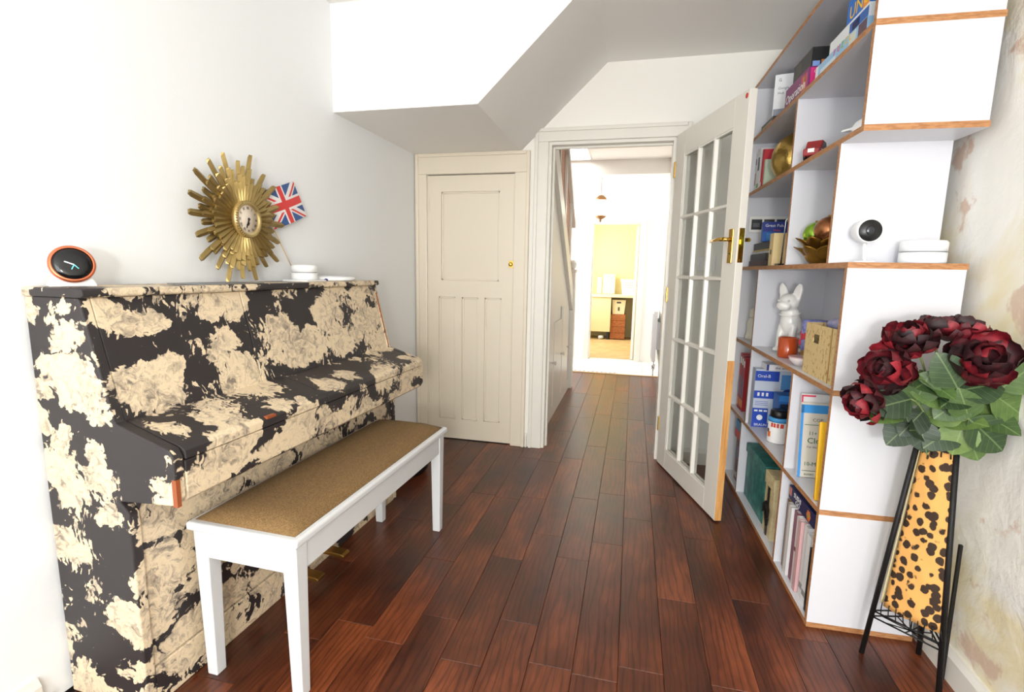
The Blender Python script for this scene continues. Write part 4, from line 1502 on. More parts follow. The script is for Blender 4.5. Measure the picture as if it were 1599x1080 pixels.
for k in range(16):
    a = 2 * PI * k / 16 + (0.2 if k % 2 else 0)
    up = 0.012 if k % 2 else 0.045
    o = ob('leaf', lm, None, bo)
    o.scale = (0.062, 0.075, 0.075)
    base = Vector((math.cos(a) * 0.040, math.sin(a) * 0.052, up))
    y_ax = Vector((math.cos(a) * 0.55, math.sin(a) * 0.55, 0.83)).normalized()
    z_ax = Vector((-math.cos(a), -math.sin(a), 0.6))
    x_ax = y_ax.cross(z_ax).normalized()
    z_ax = x_ax.cross(y_ax)
    o.location = base
    o.rotation_euler = Matrix((x_ax, y_ax, z_ax)).transposed().to_euler()
    s2 = o.modifiers.new('solid', 'SOLIDIFY')
    s2.thickness = 0.02
b = nb()
lathe(b, [(0, 0), (0.035, 0), (0.05, 0.015), (0.062, 0.045), (0.058, 0.046), (0.045, 0.02), (0, 0.008)], 24)
ob('cup', b, GL, bo)
for nm, l_, dx, ds, zz, r_, cc in (('bauble', 'shiny green bauble resting in the leaf bowl', -0.005, 0.055, 0.105, 0.047, (140, 180, 60)), ('bauble', 'bronze bauble resting in the leaf bowl', 0.0, -0.052, 0.112, 0.05, (150, 98, 62))):
    bb = item(nm, l_, 'bauble', 0.08 + dx, 0.448 + ds, z + zz - r_ + 0.014)
    b = nb()
    ellipsoid(b, (0, 0, r_), (r_, r_, r_), seg=24)
    ob('ball', b, mat('bauble_%d' % cc[0], cc, 0.2, 0.8), bb)
    b = nb()
    lathe(b, [(0.007, 0), (0.007, 0.006), (0, 0.007)], 12, (0, 0, 2 * r_ - 0.002))
    ob('cap', b, GL, bb)

# ---- on the step beside row 4: camera and router
cm = item('security_camera', 'white round security camera with black face on the shelf step', 'camera', 0.075, 0.075, z, R(8))
b = nb()
lathe(b, [(0, 0), (0.030, 0), (0.031, 0.003), (0.026, 0.006), (0, 0.007)], 28)
ob('base', b, WHITEP, cm)
b = nb()
tube(b, [(0, 0, 0.005), (0, 0.004, 0.04), (0, 0.008, 0.06)], 0.0055, 10)
ob('stem', b, WHITEP, cm)
Mc = Matrix.Translation((0.0, 0.0, 0.098)) @ Matrix.Rotation(R(-8), 4, 'Z') @ Matrix.Rotation(R(90), 4, 'X')
for nm, prof, m_ in (('head', [(0, -0.05), (0.026, -0.048), (0.034, -0.036), (0.037, 0.0), (0.037, 0.012), (0.034, 0.016)], WHITEP),
                     ('face', [(0.0345, 0.013), (0.033, 0.0165), (0, 0.0175)], BLACK),
                     ('lens', [(0.013, 0.017), (0.011, 0.0195), (0, 0.0185)], mat('lens_grey', (48, 50, 54), 0.15))):
    b = nb()
    vs = lathe(b, prof, 32)
    for v in vs:
        v.co = Mc @ v.co
    ob(nm, b, m_, cm)
puck('wifi_puck', 'round white two-tier router on the shelf step beside the security camera', S(0.232, 0.073, z), 0.060, 0.068)

# ---- row 3
z = Z0(2)
fig = item('cream_figurine', 'cream figurine at the far end of the shelf by the glazed door', 'ornament', 0.07, 1.28, z)
b = nb()
lathe(b, [(0, 0), (0.035, 0), (0.038, 0.01), (0.028, 0.05), (0.034, 0.09), (0.018, 0.12), (0.024, 0.145), (0.02, 0.165), (0, 0.175)], 20)
ob('body', b, C(222, 216, 200), fig)
b = nb()
lathe(b, [(0.019, 0.118), (0.022, 0.122), (0.019, 0.126)], 18)
ob('collar', b, C(200, 190, 170), fig)
rowg = 'slim books beside the far upright'
for i, (cc, l_) in enumerate((((220, 160, 140), 'pinkish slim book against the far upright'), ((120, 176, 196), 'pale blue slim book against the far upright'), ((180, 150, 120), 'tan slim book against the far upright'))):
    book(l_, 0.04, 0.2, 1.012 + i * 0.022, 1.030 + i * 0.022, z, 0.27 - 0.02 * i, C(*cc), ((0.1, 0.25, REDC), (0.6, 0.8, WHT)), group=rowg)
dog = item('dog_statue', 'white ceramic french bulldog statue sitting on the shelf', 'statue', 0.125, 0.84, z, R(38))
b = nb()
# sitting dog facing -x (shelf front) and slightly near
ellipsoid(b, (0.045, 0, 0.075), (0.060, 0.052, 0.062))
ellipsoid(b, (0.0, 0, 0.125), (0.048, 0.048, 0.075), Matrix.Rotation(R(-20), 4, 'Y'))
ellipsoid(b, (-0.015, 0, 0.175), (0.038, 0.042, 0.045))
ellipsoid(b, (-0.030, 0, 0.232), (0.046, 0.047, 0.042))
ellipsoid(b, (-0.068, 0, 0.217), (0.024, 0.034, 0.024))
ellipsoid(b, (-0.085, 0, 0.226), (0.010, 0.013, 0.009))
for sgn in (-1, 1):
    prism(b, [(sgn * 0.006, 0.258), (sgn * 0.048, 0.242), (sgn * 0.058, 0.292), (sgn * 0.052, 0.318), (sgn * 0.040, 0.322), (sgn * 0.022, 0.300)], -0.032, -0.014, 'x')
    ellipsoid(b, (0.06, sgn * 0.045, 0.045), (0.045, 0.022, 0.040))
    ellipsoid(b, (0.02, sgn * 0.052, 0.012), (0.032, 0.016, 0.013))
    tube(b, [(-0.022, sgn * 0.028, 0.125), (-0.034, sgn * 0.029, 0.06), (-0.036, sgn * 0.029, 0.012)], 0.018, 10, 0.015)
    ellipsoid(b, (-0.047, sgn * 0.029, 0.011), (0.023, 0.017, 0.012))
ellipsoid(b, (0.10, 0, 0.05), (0.014, 0.012, 0.012))
do = ob('body', b, mat('white_ceramic', (240, 238, 234), 0.25, coat=0.3), dog)
rm = do.modifiers.new('remesh', 'REMESH')
rm.mode = 'VOXEL'
rm.voxel_size = 0.0045
rm.use_smooth_shade = True
sm_ = do.modifiers.new('smooth', 'SMOOTH')
sm_.iterations = 4
b = nb()
tube(b, [(-0.016 + 0.040 * math.cos(a), 0.043 * math.sin(a), 0.182 + 0.010 * math.cos(a)) for a in [2 * PI * k / 20 for k in range(21)]], 0.004, 6)
ob('collar', b, MATS['white_ceramic'], dog)
for sgn in (-1, 1):
    b = nb()
    ellipsoid(b, (-0.069, sgn * 0.024, 0.240), (0.005, 0.006, 0.006), seg=10)
    ob('eye', b, C(210, 206, 200), dog)
cn = item('candle_jar', 'amber glass candle jar in front of the dog statue', 'candle', 0.062, 0.655, z)
b = nb()
lathe(b, [(0, 0), (0.036, 0), (0.040, 0.006), (0.040, 0.088), (0.037, 0.088), (0.037, 0.07)], 32)
ob('jar', b, mat('amber_glass', (176, 70, 26), 0.15, coat=0.5), cn)
b = nb()
lathe(b, [(0.037, 0.069), (0.0365, 0.0705), (0, 0.071)], 28)
wx = ob('wax', b, C(120, 50, 28), cn)
b = nb()
tube(b, [(0, 0, 0.07), (0.002, 0, 0.083)], 0.0012, 6)
ob('wick', b, BLACK, cn)
tn = item('floral_tin', 'lilac tin with red flowers and gold foot next to the gold box', 'tin', 0.125, 0.54, z)
b = nb()
lathe(b, [(0, 0), (0.048, 0), (0.048, 0.052), (0.044, 0.054)], 32)
ob('gold_foot', b, mat('tin_gold', (150, 120, 70), 0.4, 0.6, vary=0.4, bscale=80), tn)
b = nb()
lathe(b, [(0.050, 0.053), (0.050, 0.168), (0.046, 0.176), (0, 0.178)], 32)
ob('body', b, speckle('lilac_print', (150, 158, 214), (110, 110, 190), 50, 0.45, 0.6), tn)
for k in range(7):
    a = PI + R(-70 + 24 * k)
    b = nb()
    ellipsoid(b, (0.050 * math.cos(a), 0.050 * math.sin(a), 0.10 + 0.02 * math.sin(k * 2.2)), (0.003 + 0.010 * abs(math.sin(a)), 0.003 + 0.010 * abs(math.cos(a)), 0.015), seg=10)
    ob('red_flower', b, C(206, 50, 70), tn)
ds = item('glass_dish', 'shallow clear glass dish in front of the floral tin', 'dish', 0.052, 0.45, z)
b = nb()
lathe(b, [(0, 0), (0.024, 0), (0.043, 0.020), (0.047, 0.034), (0.045, 0.034), (0.040, 0.022), (0.022, 0.004), (0, 0.004)], 32)
ob('bowl', b, mat('pale_glass', (214, 204, 204), 0.1), ds)
b = nb()
lathe(b, [(0.0475, 0.032), (0.048, 0.035), (0.045, 0.036)], 32)
ob('rim', b, mat('dish_rim', (200, 170, 170), 0.2), ds)
gb = item('gold_box', 'gold patterned storage box with cut-out handle at the shelf end', 'box', 0.02, 0.075, z)
GBM = speckle('gold_speckle', (222, 196, 140), (170, 130, 66), 75, 0.55, 0.64, 0.5, 0.15, (1, 1, 0.6))
gw, gl_, gh = 0.23, 0.265, 0.185
hs0, hs1, hz0, hz1 = 0.135, 0.19, 0.118, 0.150
b = nb()
for lo, hi in (((0, 0), (hs0, gh)), ((hs1, 0), (gl_, gh)), ((hs0, 0), (hs1, hz0)), ((hs0, hz1), (hs1, gh))):
    box(b, (0, lo[0], lo[1]), (0.004, hi[0], hi[1]))
ob('front_panel', b, GBM, gb)
b = nb()
box(b, (0.004, 0, 0), (gw, 0.004, gh))
box(b, (0.004, gl_ - 0.004, 0), (gw, gl_, gh))
box(b, (gw - 0.004, 0.004, 0), (gw, gl_ - 0.004, gh))
box(b, (0.004, 0.004, 0), (gw - 0.004, gl_ - 0.004, 0.004))
ob('walls', b, GBM, gb)
bx('fold_strip', (-0.0012, 0.028, 0), (0.0, 0.034, gh), mat('gold_fold', (160, 122, 60), 0.4, 0.4), gb)
ct = item('blue_cloth_bundle', 'folded blue and grey cloth bulging over the gold box', 'cloth', 0.075, 0.10, z + 0.006)
b = nb()
ellipsoid(b, (0.075, 0.12, 0.106), (0.085, 0.105, 0.104))
o = ob('fold_blue', b, C(34, 60, 150, 0.9), ct)
b = nb()
ellipsoid(b, (0.06, 0.16, 0.178), (0.075, 0.07, 0.030))
ob('fold_grey', b, speckle('grey_blue_cloth', (140, 146, 190), (176, 170, 196), 40, 0.4, 0.6, 0.9), ct)
b = nb()
ellipsoid(b, (0.008, 0.155, 0.11), (0.018, 0.024, 0.03))
ob('fold_red', b, C(170, 40, 50, 0.9), ct)
# ---- row 2
z = Z0(1)
rowg = 'red annuals at the far end'
for i, (s_, w_, h_, cc, l_) in enumerate(((1.205, 0.030, 0.30, (176, 40, 52), 'red annual with pale picture panel nearest the blue carton'), (1.24, 0.034, 0.31, (150, 44, 66), 'crimson annual in the middle of three by the door'), (1.28, 0.036, 0.315, (186, 44, 50), 'red annual farthest from the blue carton'))):
    book(l_, 0.03, 0.22, s_, s_ + w_, z, h_, C(*cc), ((0.25, 0.6, C(120, 104, 130)), (0.82, 0.94, WHT), (0.06, 0.2, C(226, 140, 60))), group=rowg)
book('green magazine standing against the blue carton', 0.035, 0.21, 1.125, 1.142, z, 0.27, C(110, 150, 70), ((0.2, 0.7, C(190, 200, 150)),))
book('grey paperback beside the green magazine', 0.035, 0.2, 1.095, 1.115, z, 0.255, C(186, 190, 192), ((0.4, 0.6, C(80, 100, 140)),))
g = carton('oral_care_box', 'blue and silver electric toothbrush carton facing the room', 'box', 0.012, 0.212, 0.92, 0.975, z, 0.295, C(196, 204, 218))
BL = C(30, 72, 178)
pr(g, 'y', 0.0, 0.55, 0.80, 0.97, BL)
pr(g, 'y', 0.0, 0.46, 0.50, 0.63, BL)
pr(g, 'y', 0.0, 0.36, 0.0, 0.33, BL)
pr(g, 'y', 0.36, 0.5, 0.0, 0.08, BL)
pr(g, 'y', 0.60, 1.0, 0.66, 0.92, C(84, 146, 204))
prt(g, 'y', 'BRAUN', 0.06, 0.02, 0.018, WHT)
prt(g, 'y', 'Oral-B', 0.05, 0.86, 0.022, WHT)
b = nb()
lathe(b, [(0.026, 0), (0.026, 0.0006), (0, 0.0006)], 28, (0.70 * 0.22, -0.0006, 0.60 * 0.29), 'y')
ob('blue_badge', b, C(24, 66, 140), g)
b = nb()
lathe(b, [(0.014, 0), (0.014, 0.0006), (0, 0.0006)], 24, (0.16 * 0.22, -0.0012, 0.17 * 0.29), 'y')
ob('white_badge', b, WHT, g)
for k in range(3):
    pr(g, 'y', 0.08 + k * 0.10, 0.13 + k * 0.10, 0.54, 0.60, WHT, 'tooth_icon', 0.001)
    pr(g, 'y', 0.04 + k * 0.11, 0.12 + k * 0.11, 0.27, 0.30, WHT, 'small_icon', 0.001)
for k in range(3):
    pr(g, 'y', 0.04, 0.34, 0.38 + k * 0.03, 0.39 + k * 0.03, C(120, 130, 190), 'print_line', 0.001)
pr(g, 'x', 0.0, 1.0, 0.0, 1.0, C(170, 178, 196))
g = carton('white_book', 'white book titled in dark red lying on the toothbrush carton', 'book', 0.05, 0.225, 0.885, 0.98, z + 0.2956, 0.030, C(232, 230, 232))
pr(g, 'y', 0.0, 0.06, 0.0, 1.0, C(40, 60, 140))
prt(g, 'y', 'the amazing', 0.22, 0.30, 0.017, C(110, 50, 70), 1.1)
b = nb()
lathe(b, [(0.009, 0), (0.009, 0.0006), (0, 0.0006)], 16, (0.82 * 0.185, -0.0006, 0.5 * 0.03), 'y')
ob('dark_dot', b, C(110, 30, 60), g)
tc_ = item('treat_tin', 'white tin with black cap and orange red print in front of the carton', 'tin', 0.068, 0.69, z)
b = nb()
lathe(b, [(0, 0.0), (0.043, 0), (0.044, 0.003), (0.044, 0.118)], 36)
ob('body', b, C(236, 234, 232), tc_)
b = nb()
lathe(b, [(0.0446, 0.100), (0.0446, 0.120), (0.042, 0.1205)], 36)
ob('blue_band', b, C(70, 150, 206), tc_)
b = nb()
lathe(b, [(0.038, 0.12), (0.040, 0.123), (0.038, 0.148), (0.034, 0.152), (0, 0.152)], 30)
ob('cap', b, BLACK, tc_)
def curved_patch(t_, name, r_, a0, a1, z0, z1, m_):
    b = nb()
    n_ = 8
    for zz in ((z0, z1),):
        lo_ = [b.verts.new((r_ * math.cos(a0 + (a1 - a0) * k / n_), r_ * math.sin(a0 + (a1 - a0) * k / n_), z0)) for k in range(n_ + 1)]
        hi_ = [b.verts.new((v.co.x, v.co.y, z1)) for v in lo_]
        li = [b.verts.new((v.co.x * 0.985, v.co.y * 0.985, v.co.z)) for v in lo_]
        hi2 = [b.verts.new((v.co.x * 0.985, v.co.y * 0.985, v.co.z)) for v in hi_]
    for k in range(n_):
        b.faces.new((lo_[k], lo_[k + 1], hi_[k + 1], hi_[k]))
        b.faces.new((li[k], hi2[k], hi2[k + 1], li[k + 1]))
        b.faces.new((lo_[k], li[k], li[k + 1], lo_[k + 1]))
        b.faces.new((hi_[k], hi_[k + 1], hi2[k + 1], hi2[k]))
    return ob(name, b, m_, t_)
for k, (a0, a1) in enumerate(((-150, -138), (-134, -122), (-117, -105), (-98, -80))):
    curved_patch(tc_, 'red_letter', 0.0449, R(a0), R(a1), 0.078, 0.097, C(206, 66, 40))
curved_patch(tc_, 'orange_mark', 0.0449, R(-172), R(-150), 0.03, 0.055, C(220, 110, 40))
curved_patch(tc_, 'dark_mark', 0.0449, R(-180), R(-162), 0.05, 0.066, C(80, 30, 26))
curved_patch(tc_, 'dark_line', 0.0449, R(-178), R(-60), 0.003, 0.005, C(60, 60, 60))
g = carton('blue_gadget_box', 'small bright blue box propped behind the white tin', 'box', 0.085, 0.215, 0.77, 0.86, z, 0.20, C(38, 96, 170))
pr(g, 'y', 0.05, 0.95, 0.05, 0.80, C(22, 40, 70))
pr(g, 'y', 0.0, 1.0, 0.86, 1.0, C(50, 130, 206))
ty = item('plush_toy', 'small black and purple plush toy behind the white tin', 'toy', 0.155, 0.655, z)
b = nb()
ellipsoid(b, (0, 0, 0.05), (0.036, 0.036, 0.05))
ob('body', b, C(24, 24, 26, 0.95), ty)
b = nb()
ellipsoid(b, (0.0, -0.012, 0.112), (0.028, 0.026, 0.027))
ob('head', b, C(150, 120, 170, 0.95), ty)
b = nb()
ellipsoid(b, (0.006, -0.032, 0.075), (0.02, 0.012, 0.016))
ob('yellow_muzzle', b, C(220, 190, 60, 0.95), ty)
g = carton('blue_card_box', 'small turquoise box by the upright next to the exercise books', 'box', 0.10, 0.165, 0.52, 0.56, z, 0.085, C(66, 170, 214))
pr(g, 'y', 0.1, 0.9, 0.1, 0.5, C(60, 190, 190))
lf = tag(bx('folded_leaflet', (0, 0, 0), (0.085, 0.002, 0.10), WHT, loc=S(0.075, 0.505, z + 0.023), rot=(R(-6), R(14), STH)), 'white folded leaflet leaning in front of the turquoise box', 'leaflet')
# exercise books
rowg = 'exercise books in the near compartment'
g = carton('exercise_book', 'cream verbal reasoning exercise book with blue spine edge leaning in the near compartment', 'book', 0.02, 0.205, 0.275, 0.282, z, 0.285, C(214, 206, 192), lean=R(-6), group=rowg)
pr(g, 'y', 0.0, 1.0, 0.86, 0.97, C(60, 150, 220))
pr(g, 'y', 0.62, 0.95, 0.80, 0.90, C(120, 190, 150))
pr(g, 'y', 0.0, 0.05, 0.0, 0.97, C(60, 150, 226))
GRN = C(36, 100, 60)
prt(g, 'y', 'CGP', 0.22, 0.75, 0.017, C(90, 90, 90), 1.1)
prt(g, 'y', '11+ Verbal', 0.16, 0.57, 0.019, GRN)
prt(g, 'y', 'Cloze', 0.14, 0.46, 0.030, GRN, 1.05)
prt(g, 'y', 'For the CEM', 0.14, 0.395, 0.012, C(110, 110, 110))
prt(g, 'y', '10-Minute', 0.10, 0.16, 0.020, GRN, 1.05)
pr(g, 'y', 0.08, 1.0, 0.70, 0.708, GRN, 'rule')
pr(g, 'y', 0.08, 1.0, 0.085, 0.092, GRN, 'rule')
prt(g, 'y', 'BOOKS', 0.12, 0.03, 0.010, GRN)
g = carton('exercise_book', 'pale exercise book with red corner just behind the cream one', 'book', 0.022, 0.215, 0.29, 0.298, z, 0.315, C(224, 222, 222), lean=R(-5), group=rowg)
pr(g, 'y', 0.0, 0.25, 0.965, 0.985, C(220, 60, 90))
pr(g, 'y', 0.0, 0.03, 0.85, 0.985, C(220, 60, 90))
g = carton('exercise_book', 'white thin exercise book nearest the end panel', 'book', 0.022, 0.205, 0.102, 0.109, z, 0.255, C(238, 236, 232), lean=R(-6), group=rowg)
pr(g, 'x', 0.1, 0.9, 0.02, 0.06, C(220, 150, 90))
for i in range(2):
    g = carton('yellow_folder', ('bright yellow folder leaning against the end panel' if i == 0 else 'deeper yellow folder between end panel and white book'), 'folder', 0.008 + 0.004 * i, 0.19, 0.066 + i * 0.014, 0.073 + i * 0.014, z, 0.27 - 0.01 * i, (C(246, 190, 40), C(240, 172, 30))[i], lean=R(-5))
    pr(g, 'x', 0.0, 1.0, 0.0, 0.05, C(228, 150, 30))

# ---- row 1
z = Z0(0)
rowg = 'tall books at the far bottom'
for i, (cc, w_, h_, l_) in enumerate((((40, 100, 190), 0.026, 0.245, 'bright blue tall book at the far bottom shelf'), ((206, 196, 180), 0.022, 0.24, 'cream tall book at the far bottom shelf'), ((60, 80, 130), 0.022, 0.25, 'slate blue tall book at the far bottom shelf'), ((170, 130, 110), 0.02, 0.235, 'tan tall book at the far bottom shelf'))):
    s_ = 1.125 + i * 0.034
    book(l_, 0.03, 0.21, s_, s_ + w_, z, h_, C(*cc), ((0.08, 0.2, WHT), (0.5, 0.8, C(120, 140, 180))), group=rowg)
g = carton('flash_card_box', 'red flash card box with white label lying on the tall books', 'box', 0.02, 0.16, 1.10, 1.26, z + 0.2525, 0.045, C(196, 40, 46))
pr(g, 'y', 0.05, 0.5, 0.15, 0.85, C(226, 214, 190))
prt(g, 'y', '12', 0.62, 0.25, 0.03, C(240, 160, 150))
g = carton('flash_card_box', 'teal flash card box with cream label stacked on the red one', 'box', 0.02, 0.155, 1.10, 1.25, z + 0.2985, 0.052, C(52, 130, 176))
pr(g, 'y', 0.12, 0.8, 0.08, 0.9, C(214, 220, 206))
pr(g, 'y', 0.35, 0.6, 0.55, 0.8, C(196, 50, 60), off=0.0008)
pr(g, 'y', 0.3, 0.7, 0.25, 0.35, C(110, 150, 130), off=0.0008)
rowg = None
g = carton('striped_book', 'thin striped book lying topmost above the flash cards', 'book', 0.03, 0.17, 1.11, 1.27, z + 0.3515, 0.016, C(90, 110, 170))
pr(g, 'x', 0.0, 1.0, 0.3, 0.6, C(200, 160, 110))
TEAL = speckle('teal_marble', (34, 104, 98), (70, 150, 136), 22, 0.45, 0.7, 0.45)
tb = item('teal_lidded_box', 'tall teal marbled box with overhanging lid on the bottom shelf', 'box', 0.03, 0.685, z)
bx('body', (0.006, 0.006, 0), (0.224, 0.344, 0.245), TEAL, tb, bevel=0.002)
bx('lid', (0, 0, 0.238), (0.23, 0.35, 0.285), TEAL, tb, bevel=0.003)
gf = item('gift_box', 'cream gift box with black ribbon beside the teal box', 'box', 0.025, 0.53, z)
CRM = speckle('cream_card', (216, 200, 158), (196, 178, 132), 30, 0.4, 0.6)
bx('body', (0.004, 0.004, 0), (0.206, 0.126, 0.25), CRM, gf, bevel=0.002)
bx('lid', (0, 0, 0.225), (0.21, 0.13, 0.285), CRM, gf, bevel=0.002)
b = nb()
box(b, (-0.001, 0.055, 0.0), (0.0045, 0.075, 0.225))
ob('ribbon', b, BLACK, gf)
for sgn, zz in ((-1, 0.16), (1, 0.16), (-1, 0.12)):
    b = nb()
    prism(b, [(0.065, zz), (0.065 + sgn * 0.035, zz - 0.03), (0.065 + sgn * 0.030, zz - 0.065), (0.065, zz - 0.02)], -0.012, -0.001, 'x')
    ob('bow_loop', b, BLACK, gf)
# white and pink binders near the end
rowg = 'binders in the near bottom compartment'
bs = 0.045
cols = [((24, 24, 26), 0.022, 0.235, 'black binder nearest the end panel'), ((236, 236, 236), 0.040, 0.262, 'thick white binder second from the end panel'), ((226, 224, 224), 0.034, 0.275, 'white binder with small print in the middle of the row'), ((216, 172, 172), 0.024, 0.275, 'pink binder in the near bottom row'), ((232, 226, 224), 0.02, 0.275, 'slim white binder between two pink ones'), ((140, 84, 104), 0.034, 0.278, 'mauve binder in the near bottom row'), ((224, 222, 220), 0.026, 0.28, 'off-white binder next to the brown folder'), ((186, 176, 168), 0.016, 0.282, 'grey slim binder beside the brown folder'), ((120, 82, 54), 0.016, 0.284, 'brown folder farthest in the near bottom row')]
for i, (cc, w_, h_, l_) in enumerate(cols):
    marks = ((0.12, 0.2, C(150, 150, 150)),) if i in (1, 2) else ((0.5, 0.56, C(120, 60, 60)),) if i == 4 else ()
    book(l_, 0.012 + 0.005 * (i % 3), 0.24, bs, bs + w_, z, h_, C(*cc), marks, cat='binder', group=rowg)
    bs += w_ + 0.009
g = carton('game_box', 'navy game box with colourful flower lying across the binders', 'game', 0.022, 0.215, 0.085, 0.345, z + 0.293, 0.052, NAVY, bevel=0.002)
prt(g, 'x', 'SUSHI', 0.22, 0.50, 0.026, WHT, 1.1)
prt(g, 'x', 'GO', 0.30, 0.08, 0.026, WHT, 1.1)
b = nb()
for k in range(6):
    a = k * PI / 3
    ellipsoid(b, (-0.0008, 0.05 + 0.012 * math.cos(a), 0.024 + 0.012 * math.sin(a)), (0.0012, 0.008, 0.008), seg=8)
ob('flower_print', b, C(220, 110, 50), g)
b = nb()
ellipsoid(b, (-0.0012, 0.05, 0.024), (0.0014, 0.008, 0.008), seg=8)
ob('flower_centre', b, C(110, 170, 60), g)
pr(g, 'x', 0.02, 0.12, 0.3, 0.9, C(196, 120, 100))
pr(g, 'z', 0.2, 0.8, 0.3, 0.8, C(150, 50, 40))
prt(g, 'y', 'game', 0.4, 0.35, 0.014, C(190, 190, 210))

# ------------------------------------------------------------------ plant stand with leopard panel and roses
stand = thing('plant_stand', 'black iron tripod stand laced with leopard and cream fabric panels', 'stand', (0.86, 1.60, 0))
def W(p):
    return Vector(p) - Vector((0.86, 1.60, 0))
feet = {'l': Vector((0.769, 1.659, 0)), 'f': Vector((0.912, 1.525, 0)), 'b': Vector((0.945, 1.70, 0))}
tops = {'l': Vector((0.826, 1.615, 0.80)), 'f': Vector((0.884, 1.572, 0.80)), 'b': Vector((0.893, 1.634, 0.80))}
for k in feet:
    b = nb()
    tube(b, [W(feet[k]), W(tops[k])], 0.0075, 10)
    ob('leg', b, IRON, stand)
def on_leg(k, z_):
    return feet[k].lerp(tops[k], z_ / 0.80)
for nm, z_ in (('lower_wire', 0.155), ('lower_wire', 0.135), ('upper_wire', 0.735)):
    for a, c in (('l', 'f'), ('f', 'b'), ('b', 'l')):
        b = nb()
        tube(b, [W(on_leg(a, z_)), W(on_leg(c, z_))], 0.0026, 6)
        ob(nm, b, IRON, stand)
cen = sum((on_leg(k, 0.135) for k in feet), Vector()) / 3
for k in range(9):
    a, c = (('l', 'f'), ('f', 'b'), ('b', 'l'))[k % 3]
    b = nb()
    tube(b, [W(on_leg(a, 0.135).lerp(on_leg(c, 0.135), 0.2 + 0.3 * (k // 3))), W(cen + Vector((0, 0, -0.012)))], 0.0018, 6)
    ob('shelf_wire', b, IRON, stand)
def fabric(name, a, c, t0, t1, m_, bulge, z0, z1, mid=0.0):
    """laced panel between two legs, inset t0..t1 across"""
    NXf, NZf = 12, 22
    b = nb()
    P0, P1 = on_leg(a, 0.4), on_leg(c, 0.4)
    nrm = (P1 - P0).cross(Vector((0, 0, 1))).normalized()
    front, back = [], []
    for j in range(NZf + 1):
        zz = z0 + (z1 - z0) * j / NZf
        A_, C_ = on_leg(a, zz), on_leg(c, zz)
        rf, rb = [], []
        for i in range(NXf + 1):
            u = t0 + (t1 - t0) * i / NXf
            p = A_.lerp(C_, u)
            off = bulge * math.sin(PI * i / NXf) + 0.003 * math.sin(zz * 60 + i) * (1 if 3 < i < 10 else 0)
            q_ = W(p) + nrm * off
            rf.append(b.verts.new(q_))
            rb.append(b.verts.new(q_ - nrm * 0.002))
        front.append(rf)
        back.append(rb)
    for j in range(NZf):
        for i in range(NXf):
            f = b.faces.new((front[j][i], front[j][i + 1], front[j + 1][i + 1], front[j + 1][i]))
            f.smooth = True
            f = b.faces.new((back[j][i], back[j + 1][i], back[j + 1][i + 1], back[j][i + 1]))
            f.smooth = True
    for j in range(NZf):
        b.faces.new((front[j][0], front[j + 1][0], back[j + 1][0], back[j][0]))
        b.faces.new((front[j][NXf], back[j][NXf], back[j + 1][NXf], front[j + 1][NXf]))
    for i in range(NXf):
        b.faces.new((front[0][i], back[0][i], back[0][i + 1], front[0][i + 1]))
        b.faces.new((front[NZf][i], front[NZf][i + 1], back[NZf][i + 1], back[NZf][i]))
    return ob(name, b, m_, stand)
# panel coordinates for the leopard print come from a flat object-space frame
CREAMF = mat('cream_fabric', (222, 206, 158), 0.85)
lp = fabric('leopard_panel', 'l', 'f', 0.13, 1.03, LEOPARD, 0.012, 0.185, 0.715)
lp['label'] = 'leopard print fabric panel'
fabric('cream_panel', 'b', 'l', 0.05, 0.90, CREAMF, 0.002, 0.185, 0.715)
fabric('cream_panel', 'f', 'b', 0.05, 0.95, CREAMF, 0.002, 0.185, 0.715)
random.seed(5)
for k in range(9):
    t = 0.12 + 0.86 * k / 8
    b = nb()
    p0 = W(on_leg('l', 0.155).lerp(on_leg('f', 0.155), t + random.uniform(-0.03, 0.03)))
    p1 = W(on_leg('l', 0.20).lerp(on_leg('f', 0.20), t))
    nrm = Vector((-0.6, -0.75, 0)) * 0.010
    tube(b, arc(p0, (p0 + p1) / 2 + nrm * 1.6, p1 + nrm, 5), 0.0016, 5)
    ob('lace', b, BLACK, stand)
for k in range(4):
    t = 0.2 + 0.7 * k / 3
    b = nb()
    p0 = W(on_leg('l', 0.737).lerp(on_leg('f', 0.737), t))
    p1 = W(on_leg('l', 0.69).lerp(on_leg('f', 0.69), t))
    nrm = Vector((-0.6, -0.75, 0)) * 0.012
    tube(b, arc(p0, (p0 + p1) / 2 + nrm * 1.6, p1 + nrm, 5), 0.0018, 5)
    ob('lace', b, BLACK, stand)
rd_ = tag(bx('spare_rod', (-0.004, -0.004, 0), (0.004, 0.004, 0.43), IRON, loc=(0.957, 1.60, 0.10), rot=(R(1), R(-1.5), 0)), 'loose black iron rod standing behind the leopard stand by the wall', 'rod')
rd_.location.z = 0.002
rd_.location.x = 0.958

# roses: every rose is a thing with stem, leaves, calyx and petals
def petal_mesh():
    b = nb()
    n, m_ = 7, 6
    rows = []
    for i in range(n + 1):
        t = i / n
        w = 0.5 * math.sin(PI * (0.12 + 0.70 * t)) ** 0.8
        row = []
        for j in range(m_ + 1):
            u = -1 + 2 * j / m_
            x = u * w
            cup = 0.34 * math.sin(PI * 0.62 * t) - 0.20 * max(0, t - 0.72) * 6 * (0.4 + 0.6 * abs(u))
            row.append(b.verts.new((x, 0.22 * u * u * (1 - 0.5 * t) - cup, t * (1 - 0.10 * u * u) + 0.04 * math.sin(u * 5 + t * 4))))
        rows.append(row)
    for a, c in zip(rows, rows[1:]):
        for k in range(m_):
            f = b.faces.new((a[k], a[k + 1], c[k + 1], c[k]))
            f.smooth = True
    me = bpy.data.meshes.new('petal')
    b.to_mesh(me)
    b.free()
    return me
